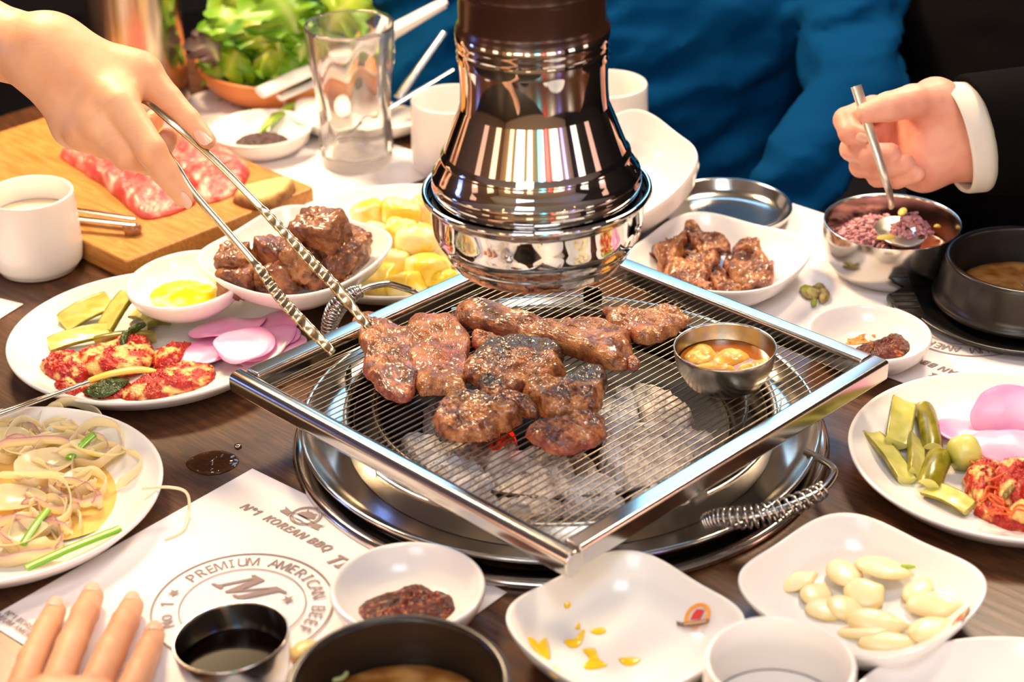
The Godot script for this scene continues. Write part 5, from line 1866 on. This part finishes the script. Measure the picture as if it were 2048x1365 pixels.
func salad_basket() -> void:
	var c := at(592, 112, T + .036)
	c.y = T + 0.0012
	var t := thing("salad_basket", "round orange brown wooden basket of green lettuce", "basket", c)
	var s := Sh.new()
	lathe(s, prof([[0, .004], [.07, .005], [.09, .014], [.104, .03], [.108, .036], [.111, .037], [.114, .034], [.11, .022], [.098, .007], [.08, 0], [0, 0]]), 80)
	turned(s, Transform3D(Basis(), c))
	var wm := mat(200, 122, 62, 0.4)
	bump(wm, noise_tex(0.06, 61, null, 256, 3), 0.05, Vector3(8, 40, 8))
	put("body", s, wm, t)
	var leaves := [["large pale lettuce leaf drooping towards the near basket rim", [480, 70], [505, 152], .062, .045, .036], ["lettuce leaf over the left basket rim", [470, 100], [424, 148], .055, .042, .028], ["bright lettuce leaf hanging at the front of the basket", [550, 70], [580, 158], .062, .042, .036], ["tall lettuce leaf at the back left of the basket", [480, 110], [452, 10], .06, .115, .036], ["ruffled lettuce leaf in the middle of the basket", [540, 110], [505, 30], .065, .11, .04], ["tall yellow green leaf behind the glass", [620, 130], [645, 10], .06, .115, .04], ["dark green leaf at the centre top of the basket", [560, 110], [575, 0], .07, .13, .034],
		["lettuce leaf leaning right behind the glass", [650, 120], [735, 60], .05, .075, .034], ["lettuce leaf tip right of the glass", [750, 110], [803, 92], .05, .045, .02], ["top lettuce leaf cut by the picture edge", [600, 90], [545, -30], .08, .15, .045], ["yellow leaf at the top right of the basket", [660, 80], [705, -20], .08, .14, .04], ["lettuce leaf lying across the basket centre", [500, 130], [610, 95], .055, .08, .034], ["small lettuce leaf by the left rim", [440, 125], [398, 105], .045, .05, .02], ["lettuce leaf behind the basket centre", [520, 70], [470, -20], .07, .13, .04],
		["curled lettuce leaf at the front left of the basket", [500, 90], [450, 135], .07, .055, .03], ["upright pale leaf between the dark leaf and the glass", [600, 130], [615, 45], .06, .105, .034], ["drooping yellow leaf beside the white tongs", [590, 90], [635, 135], .07, .05, .032]]
	for k in leaves.size():
		var q: Array = leaves[k]
		s = Sh.new()
		var a := at(q[1][0], q[1][1], T + q[3])
		var b := at(q[2][0], q[2][1], T + q[4])
		leaf(s, a, b, q[5], (cb.z + Vector3(0, .8, 0) + Vector3(rng.randf_range(-.4, .4), 0, 0)).normalized(), 0.34, k * 1.7, L(176, 194, 40) if k % 3 else L(130, 172, 34), L(100, 156, 18) if k % 4 else L(58, 124, 14))
		solo("lettuce_leaf", s, M.leaf, q[0], "lettuce", "lettuce leaves in the basket")
	s = Sh.new()
	leaf(s, at(440, 130, T + .05), at(408, 60, T + .09), .03, (cb.z + Vector3(0, .5, 0)).normalized(), 0.3, 3.0, L(120, 100, 90), L(90, 70, 66))
	solo("lettuce_leaf", s, vmat(0.5), "purple brown lettuce leaf at the left edge of the basket", "lettuce", "lettuce leaves in the basket")
	# serving tongs of white plastic
	t = thing("white_tongs", "white plastic serving tongs lying in the lettuce basket", "tongs", at(640, 130, T + .05))
	s = Sh.new()
	tube(s, line([at(520, 186, T + .044), at(640, 130, T + .06), at(760, 72, T + .085), at(892, 2, T + .115)], 16), [.012, .0125, .0125, .0125, .0125, .0125, .0125, .0122, .012, .0118, .0115, .011, .0105, .01, .0095, .009, .007], 12, 0.45)
	put("arm", s, M.china, t)
	s = Sh.new()
	tube(s, line([at(560, 196, T + .034), at(660, 150, T + .045), at(770, 82, T + .075), at(888, 10, T + .105)], 16), .007, 12, 0.45)
	put("arm", s, M.china, t)
	# ladle on the small plate
	s = Sh.new()
	blob(s, base_of([[586, 210], [600, 192], [640, 190], [680, 205], [670, 235], [630, 250], [602, 240]], T + .022, .006), .007, {"n": 48, "rings": 10, "pow": 2.5})
	solo("serving_spoon", s, M.china, "white china spoon bowl showing left of the glass", "spoon")


func rice() -> void:
	var c := at(1785, 443, T + 0.0505)
	c.y = T
	var gs := Sh.new()
	lump(gs, Vector3(), Vector3(.0038, .0018, .0019), Basis(), 2.0, 0.0, 1.0, null, 10)
	var gm := vmat(0.3)
	gm.subsurf_scatter_enabled = true
	gm.subsurf_scatter_strength = 0.15
	var heap := func(called: String, label: String, n: int, mid: Vector3, rx: float, hgt: float, cut: bool) -> void:
		var mm := MultiMesh.new()
		mm.transform_format = MultiMesh.TRANSFORM_3D
		mm.use_colors = true
		mm.mesh = gs.mesh(Vector3())
		mm.instance_count = n
		for k in n:
			var a := rng.randf() * TAU
			var r := sqrt(rng.randf()) * rx
			var p := Vector3(cos(a) * r, 0, sin(a) * r)
			if cut and p.x > 0.016 + 0.25 * p.z:
				p.x = -absf(p.x) * 0.9
			var e := p.length() / rx
			p.y = hgt * (1.0 - e * e) + rng.randf_range(-.003, .002) + 0.005 * nz.get_noise_3dv(p * 70.0)
			mm.set_instance_transform(k, Transform3D(Basis.from_euler(Vector3(rng.randf_range(-.7, .7), rng.randf() * TAU, rng.randf_range(-.6, .6))) * Basis().scaled(Vector3.ONE * rng.randf_range(.85, 1.2)), p))
			var f := rng.randf()
			mm.set_instance_color(k, L(206, 150, 152).lerp(L(160, 94, 106), f) if f < 0.9 else (L(70, 34, 40) if f < 0.96 else L(214, 170, 164)))
		var o := MultiMeshInstance3D.new()
		o.name = numbered(called)
		o.multimesh = mm
		o.material_override = gm
		add_child(o)
		o.position = mid
		tag(o, label, "rice")
		o.set_meta("kind", "stuff")
	heap.call("purple_rice", "purple multigrain rice filling the left of the steel bowl", 1700, c + Vector3(-.003, .026, -.002), .052, .017, true)
	heap.call("spoonful_of_rice", "small heap of purple rice lying on the held spoon", 190, at(1818, 462, T + .054) + Vector3(.002, 0, 0), .0165, .012, false)
	var s := Sh.new()
	lathe(s, [Vector2(0, .012), Vector2(.03, .010), Vector2(.05, 0), Vector2(.05, -.018), Vector2(0, -.02)], 32)
	turned(s, Transform3D(Basis(), c + Vector3(-.003, .026, -.002)))
	# broth under the rice, and egg shreds
	pool("rice_broth", "orange brown broth at the right side of the rice bowl", "soup", c + Vector3(0, .022, 0), .0555, mat(120, 58, 36, 0.12), .01)
	var k := 0
	for q in [[1862, 425, .8], [1885, 452, .3], [1805, 425, 1.2], [1772, 476, 0.2]]:
		s = Sh.new()
		blob(s, circle_pts(at(q[0], q[1], T + [.034, .030, .046, .057][k]), .009, .004, q[2], 8), .0025, {"n": 24, "rings": 6, "amp": .0006})
		solo("egg_shred", s, mat(214, 190, 90, 0.4), ["yellow egg shred at the far right inside the rice bowl", "yellow egg shred low at the right wall of the rice bowl", "yellow egg shred behind the spoonful of rice", "flat yellow egg piece lying on the spoon"][k], "egg", "egg shreds in the rice")
		k += 1


# ---------- people ----------
func chain(p: Array, r: Array) -> Array:
	var o := []
	for k in p.size() - 1:
		o.append([p[k], p[k + 1], r[k], r[k + 1]])
	return o


func skin(seed_: float, a: Color, b: Color) -> Callable:
	return func(p: Vector3) -> Color:
		return a.lerp(b, clampf(0.35 + 0.9 * nc.get_noise_3dv(p * 22.0 + Vector3(seed_, 0, 0)) + 0.25 * nc.get_noise_3dv(p * 90.0), 0, 1))


func nail(who: Node3D, c: Vector3, along: Vector3, face: Vector3, w: float, l: float) -> void:
	var x := along.normalized()
	var y := face.slide(x).normalized()
	var z := x.cross(y)
	var o := []
	for k in 12:
		var a := TAU * k / 12
		o.append(Vector3(signf(cos(a)) * pow(absf(cos(a)), .7) * l, 0, signf(sin(a)) * pow(absf(sin(a)), .7) * w))
	var s := Sh.new()
	blob(s, o, 0.0006, {"n": 32, "rings": 8, "shape": func(q: Vector3, e: float) -> Vector3: return c + x * q.x + z * q.z + y * (q.y - 0.55 * q.z * q.z / w)})
	put("fingernail", s, M.nail, who)


func people() -> void:
	M.skin = vmat(0.5)
	M.skin.subsurf_scatter_enabled = true
	M.skin.subsurf_scatter_strength = 0.12
	bump(M.skin, noise_tex(0.09, 71, null, 256, 3), 0.008, Vector3(30, 30, 30))
	M.nail = mat(236, 190, 168, 0.22)
	tongs_hand()
	spoon_hand()
	resting_hand()
	blue_sitter()


func tongs_hand() -> void:
	var w := pd(98, 112, 1.447)
	var g0 := [[pd(-330, 10, 1.53), pd(-60, 70, 1.475), .038, .0315], [pd(-60, 70, 1.475), w, .0315, .0282], [w, pd(232, 205, 1.414), .0275, .0130], [w, pd(194, 246, 1.416), .0262, .0135], [w, pd(162, 262, 1.424), .0245, .0125], [w, pd(143, 256, 1.438), .0235, .0115],
		[w, pd(272, 146, 1.44), .0275, .0165], [pd(272, 146, 1.44), pd(236, 205, 1.415), .012, .012], [pd(150, 150, 1.44), pd(215, 205, 1.425), .024, .014], [pd(232, 205, 1.416), pd(194, 246, 1.420), .0105, .0105], [pd(194, 246, 1.416), pd(143, 256, 1.438), .012, .011]]
	var thumb := chain([pd(240, 138, 1.443), pd(286, 152, 1.441), pd(334, 199, 1.439), pd(375, 241, 1.437), pd(413, 281, 1.435)], [.0165, .0162, .0118, .0102, .0076])
	var index := chain([pd(228, 200, 1.413), pd(243, 212, 1.405), pd(301, 300, 1.394), pd(328, 342, 1.399), pd(368, 397, 1.408)], [.0128, .0136, .0118, .0107, .0075])
	var middle := chain([pd(188, 240, 1.418), pd(198, 252, 1.411), pd(252, 311, 1.404), pd(298, 326, 1.425), pd(338, 276, 1.452)], [.0125, .0138, .0112, .0098, .0086])
	var ring := chain([pd(158, 258, 1.425), pd(164, 268, 1.419), pd(208, 290, 1.425), pd(262, 295, 1.45), pd(308, 240, 1.466)], [.011, .0125, .0105, .0095, .0085])
	var pinky := chain([pd(140, 250, 1.438), pd(142, 258, 1.434), pd(170, 280, 1.445), pd(212, 276, 1.47)], [.010, .0112, .0095, .008])
	var s := body([g0, thumb, index, middle, ring, pinky], 0.0025, 0.006, null, 0.015)
	paint(s, skin(2.0, L(234, 182, 142), L(222, 160, 120)))
	var who := solo("person", s, M.skin, "bare right forearm and hand reaching in from the left, holding tongs", "person")
	nail(who, pd(407, 271, 1.4275), pd(429, 291, 1.434) - pd(398, 255, 1.436), cb.z + cb.x * 0.35 + cb.y * 0.3, .0058, .0082)
	nail(who, pd(366, 402, 1.4015), pd(372, 408, 1.408) - pd(345, 372, 1.403), cb.z * 0.8 - cb.x * 0.4 - cb.y * 0.6, .0052, .0075)
	# the tongs in the hand: two strap arms with twisted tips
	var t := thing("serving_tongs", "long steel tongs with twisted tips, held by the left hand over the grate", "tongs", at(735, 655, G))
	var arms := [[[0, 262, 190, 1.437], [0, 300, 262, 1.433], [0, 352, 331, 1.424], [0, 386, 384, 1.419], [0, 450, 458, 1.413], [0, 521, 541, 1.406], [0, 553, 587, 1.402], [0, 597, 636, 1.398], [0, 667, 707, 1.391]], [[0, 262, 190, 1.437], [0, 297, 206, 1.432], [0, 330, 234, 1.429], [0, 362, 261, 1.429], [0, 427, 318, 1.434], [0, 495, 387, 1.436], [0, 564, 460, 1.434], [0, 624, 525, 1.431], [0, 673, 576, 1.427], [0, 738, 656, 1.421]]]
	for a in arms:
		var path := []
		for q in a:
			path.append(pd(q[1], q[2], q[3]))
		var n := 110
		var sm := line(path, n)
		var sh := Sh.new()
		var p := PackedVector3Array()
		for k in n + 1:
			var u := float(k) / n
			var d: Vector3 = (sm[mini(k + 1, n)] - sm[maxi(k - 1, 0)]).normalized()
			var y: Vector3 = cb.z.slide(d).normalized()
			var z := d.cross(y)
			var wd := lerpf(.0026, .0031, u)
			var th := 0.0011
			if u > 0.6:
				var v := u - 0.6
				wd = lerpf(.0031, .0040, minf(1, v * 5.0)) * (1.0 - 0.35 * maxf(0, v - .3) / .1) + 0.0006 * absf(sin(v * 150.0))
				th = 0.0013 + 0.0006 * sin(v * 150.0)
			var tilt := 0.15 + 0.22 * sin((u - 0.6) * 150.0) if u > 0.6 else 0.35
			for c in 8:
				var an := TAU * (c + .5) / 8
				var q := Vector2(clampf(cos(an) * 1.4, -1, 1) * wd, clampf(sin(an) * 1.4, -1, 1) * th).rotated(tilt)
				p.append(sm[k] + z * q.x + y * q.y)
		sh.grid(p, 8, true)
		sh.fan(p.slice(0, 8), sm[0])
		sh.fan(p.slice(p.size() - 8), sm[n])
		put("arm", sh, M.brass, t)


func spoon_hand() -> void:
	var z := 1.575
	var w := pd(1985, 283, z + .01)
	var g0 := [[w, pd(2120, 290, z + .02), .031, .029], [w, pd(1872, 232, z - .004), .030, .024], [w, pd(1862, 300, z + .006), .028, .020], [w, pd(1848, 338, z + .008), .024, .016], [pd(1872, 232, z), pd(1790, 215, z + .03), .022, .012], [pd(1862, 290, z + .005), pd(1785, 265, z + .034), .021, .012], [pd(1855, 320, z + .008), pd(1785, 308, z + .034), .018, .011], [pd(1845, 340, z + .008), pd(1800, 342, z + .028), .015, .010], [pd(1880, 210, z), pd(1868, 200, z - .012), .018, .017]]
	var thumb := chain([pd(1905, 225, z - .008), pd(1872, 202, z - .016), pd(1826, 203, z - .03), pd(1776, 214, z - .040), pd(1732, 226, z - .042)], [.018, .0165, .0145, .0125, .0088])
	var index := chain([pd(1790, 215, z + .03), pd(1745, 218, z + .018), pd(1692, 240, z + .004), pd(1700, 266, z - .008), pd(1726, 272, z - .012)], [.0115, .0115, .0108, .0098, .0085])
	var middle := chain([pd(1785, 265, z + .034), pd(1745, 278, z + .026), pd(1704, 298, z + .010), pd(1738, 309, z - .012), pd(1782, 306, z - .024)], [.0115, .0112, .0105, .0098, .0086])
	var ring := chain([pd(1785, 308, z + .034), pd(1755, 318, z + .028), pd(1722, 332, z + .014), pd(1764, 338, z - .012), pd(1812, 328, z - .028)], [.011, .0108, .010, .0095, .0084])
	var pinky := chain([pd(1800, 342, z + .028), pd(1775, 346, z + .024), pd(1755, 354, z + .014), pd(1794, 358, z - .010), pd(1834, 349, z - .027)], [.0095, .0092, .0088, .0084, .0075])
	var s := body([g0, thumb, index, middle, ring, pinky], 0.0026, 0.008, null, 0.016)
	paint(s, skin(5.0, L(232, 172, 150), L(214, 140, 120)))
	var who := solo("person", s, M.skin, "hand of a black jacketed diner holding a spoon over the rice bowl", "person")
	nail(who, pd(1724, 277, z - .0205), pd(1736, 278, z) - pd(1712, 270, z), cb.z - cb.y * 0.5, .0042, .0055)
	# shirt cuff
	var cs := Sh.new()
	var p := PackedVector3Array()
	var ax := (pd(2060, 268, z + .02) - pd(1925, 275, z)).normalized()
	var y := cb.y.slide(ax).normalized()
	var zz := ax.cross(y)
	for q in [[-.004, .0445], [-.006, .047], [-.002, .048], [.02, .0475], [.05, .047], [.1, .052], [.1, .048], [.05, .043], [.0, .0435], [-.004, .0445]]:
		for k in 48:
			var a := TAU * k / 48
			p.append(pd(1912, 273, z) + ax * (q[0] - 0.012 * sin(a) - .006 * cos(a)) + (y * sin(a) + zz * cos(a) * 0.8) * q[1] * (1.0 + 0.03 * sin(3 * a)))
	cs.grid(p, 48, true)
	var stripe := [PackedFloat32Array([0, .45, .5, .55, 1]), PackedColorArray([rgb(232, 226, 214), rgb(228, 222, 212), rgb(190, 186, 190), rgb(230, 224, 212), rgb(234, 228, 220)])]
	var cm := mat(226, 220, 208, 0.8)
	put("shirt_cuff", cs, cm, who)
	var js := Sh.new()
	p = PackedVector3Array()
	for q in [[.012, .0465], [.010, .0505], [.014, .0525], [.05, .055], [.1, .06], [.2, .066], [.3, .068], [.3, .06], [.1, .054], [.03, .0475], [.012, .0465]]:
		for k in 64:
			var a := TAU * k / 64
			var rr: float = q[1] * (1.0 + 0.05 * nz.get_noise_3dv(Vector3(q[0] * 22.0 + cos(a) * 1.2, sin(a) * 1.5, 4)))
			p.append(pd(1925, 271, z) + ax * (q[0] - 0.010 * sin(a) - .006 * cos(a)) + (y * sin(a) + zz * cos(a) * 0.85) * rr)
	js.grid(p, 64, true)
	var arm_end := pd(1945, 271, z) + ax * .28
	var b0 := [[arm_end, pd(2420, 120, z + .25), .068, .075], [pd(2420, 120, z + .25), pd(2330, -420, z + .36), .075, .085], [pd(2310, 250, z + .36), pd(2080, 60, z + .46), .1, .13], [pd(2080, 60, z + .46), pd(2080, -420, z + .5), .16, .17], [pd(2080, 300, z + .44), pd(2080, 60, z + .46), .15, .16]]
	js.add(body([b0], 0.010, 0.02, func(q: Vector3) -> float: return 0.004 * nz.get_noise_3dv(q * Vector3(14, 30, 14)), 0.03))
	var jm := mat(11, 10, 11, 0.9)
	jm.metallic_specular = 0.15
	put("jacket", js, jm, who)


func resting_hand() -> void:
	var h := T + .0015
	var w := at(70, 1640, T + .035)
	var g0 := [[w, at(-40, 2000, T + .06), .028, .034]]
	var mc := [at(28, 1420, T + .027), at(100, 1405, T + .03), at(174, 1408, T + .029), at(240, 1424, T + .026)]
	for m in mc:
		g0.append([w, m, .022, .0125])
	for k in 3:
		g0.append([mc[k], mc[k + 1], .0115, .0115])
	var f1 := chain([mc[0], at(66, 1318, T + .021), at(94, 1258, T + .0145), at(110, 1222, T + .0095)], [.0102, .0092, .0086, .0074])
	var f2 := chain([mc[1], at(143, 1290, T + .023), at(170, 1228, T + .0155), at(184, 1194, T + .0098)], [.0106, .0096, .009, .0079])
	var f3 := chain([mc[2], at(222, 1302, T + .022), at(250, 1244, T + .015), at(264, 1212, T + .0097)], [.0106, .0096, .009, .0078])
	var f4 := chain([mc[3], at(278, 1345, T + .02), at(298, 1298, T + .0135), at(309, 1270, T + .009)], [.0095, .0086, .008, .0071])
	var th := chain([at(40, 1560, T + .03), at(-60, 1480, T + .022), at(-90, 1390, T + .013)], [.018, .013, .0095])
	var s := body([g0, f1, f2, f3, f4, th], 0.0024, 0.006, null, 0.012)
	paint(s, skin(8.0, L(226, 172, 134), L(208, 146, 110)))
	var who := solo("person", s, M.skin, "hand resting palm down with spread fingers on the near left placemat", "person")
	var tips := [[110, 1222, .0095, .0074, 94, 1258, .0145], [184, 1194, .0098, .0079, 170, 1228, .0155], [264, 1212, .0097, .0078, 250, 1244, .015], [309, 1270, .009, .0071, 298, 1298, .0135]]
	for q in tips:
		var c := at(q[0], q[1], T + q[2])
		var d := (c - at(q[4], q[5], T + q[6])).normalized()
		var up := Vector3.UP.slide(d).normalized()
		nail(who, c + up * (q[3] + .0006) - d * .001, d, up, .0056, .0066)


func blue_sitter() -> void:
	var folds := func(q: Vector3) -> float:
		return 0.030 * (0.5 - absf(nz.get_noise_3dv(Vector3(q.x * 3.0 + q.y * 3.0, q.y * 10.0 - q.x * 4.0, q.z * 4.0)))) - 0.011 + 0.003 * nz.get_noise_3dv(q * 24.0)
	var b0 := [[pd(1180, 330, 2.13), pd(1150, 60, 2.14), .13, .145], [pd(1400, 330, 2.13), pd(1430, 60, 2.14), .13, .145], [pd(1150, 60, 2.12), pd(1130, -300, 2.14), .145, .135], [pd(1430, 60, 2.12), pd(1450, -300, 2.14), .145, .135], [pd(1290, 200, 2.1), pd(1290, -300, 2.1), .135, .145]]
	var ra := chain([pd(1650, -330, 2.08), pd(1695, -60, 2.02), pd(1712, 215, 1.91), pd(1610, 345, 1.87), pd(1548, 460, 1.86)], [.068, .062, .054, .048, .042])
	var la := chain([pd(930, -300, 2.16), pd(850, 60, 2.1), pd(850, 200, 2.08), pd(960, 300, 2.14)], [.068, .062, .054, .044])
	var s := body([b0, ra, la], 0.0085, 0.02, folds, 0.035)
	var m := mat(0, 56, 102, 0.9)
	m.metallic_specular = 0.15
	var hands := body([chain([pd(1548, 460, 1.86), pd(1530, 520, 1.88), pd(1525, 560, 1.89)], [.028, .03, .02])], 0.005)
	paint(hands, skin(9.0, L(226, 172, 140), L(208, 146, 116)))
	var who := solo("person", hands, M.skin, "diner in a blue long sleeved top sitting behind the hood and table edge", "person")
	put("blue_top", s, m, who)
	var tr := body([[[pd(1180, 540, 2.14), pd(1150, 760, 1.98), .09, .075], [pd(1440, 520, 2.14), pd(1450, 740, 1.98), .09, .075], [pd(1180, 490, 2.15), pd(1440, 470, 2.15), .11, .11]]], 0.012, 0.03, null, 0.04)
	put("trousers", tr, mat(32, 32, 44, 0.85), who)


func more() -> void:
	M.brass = mat(196, 180, 148, 0.2, 1.0)
	crockery()
	foods()
	people()
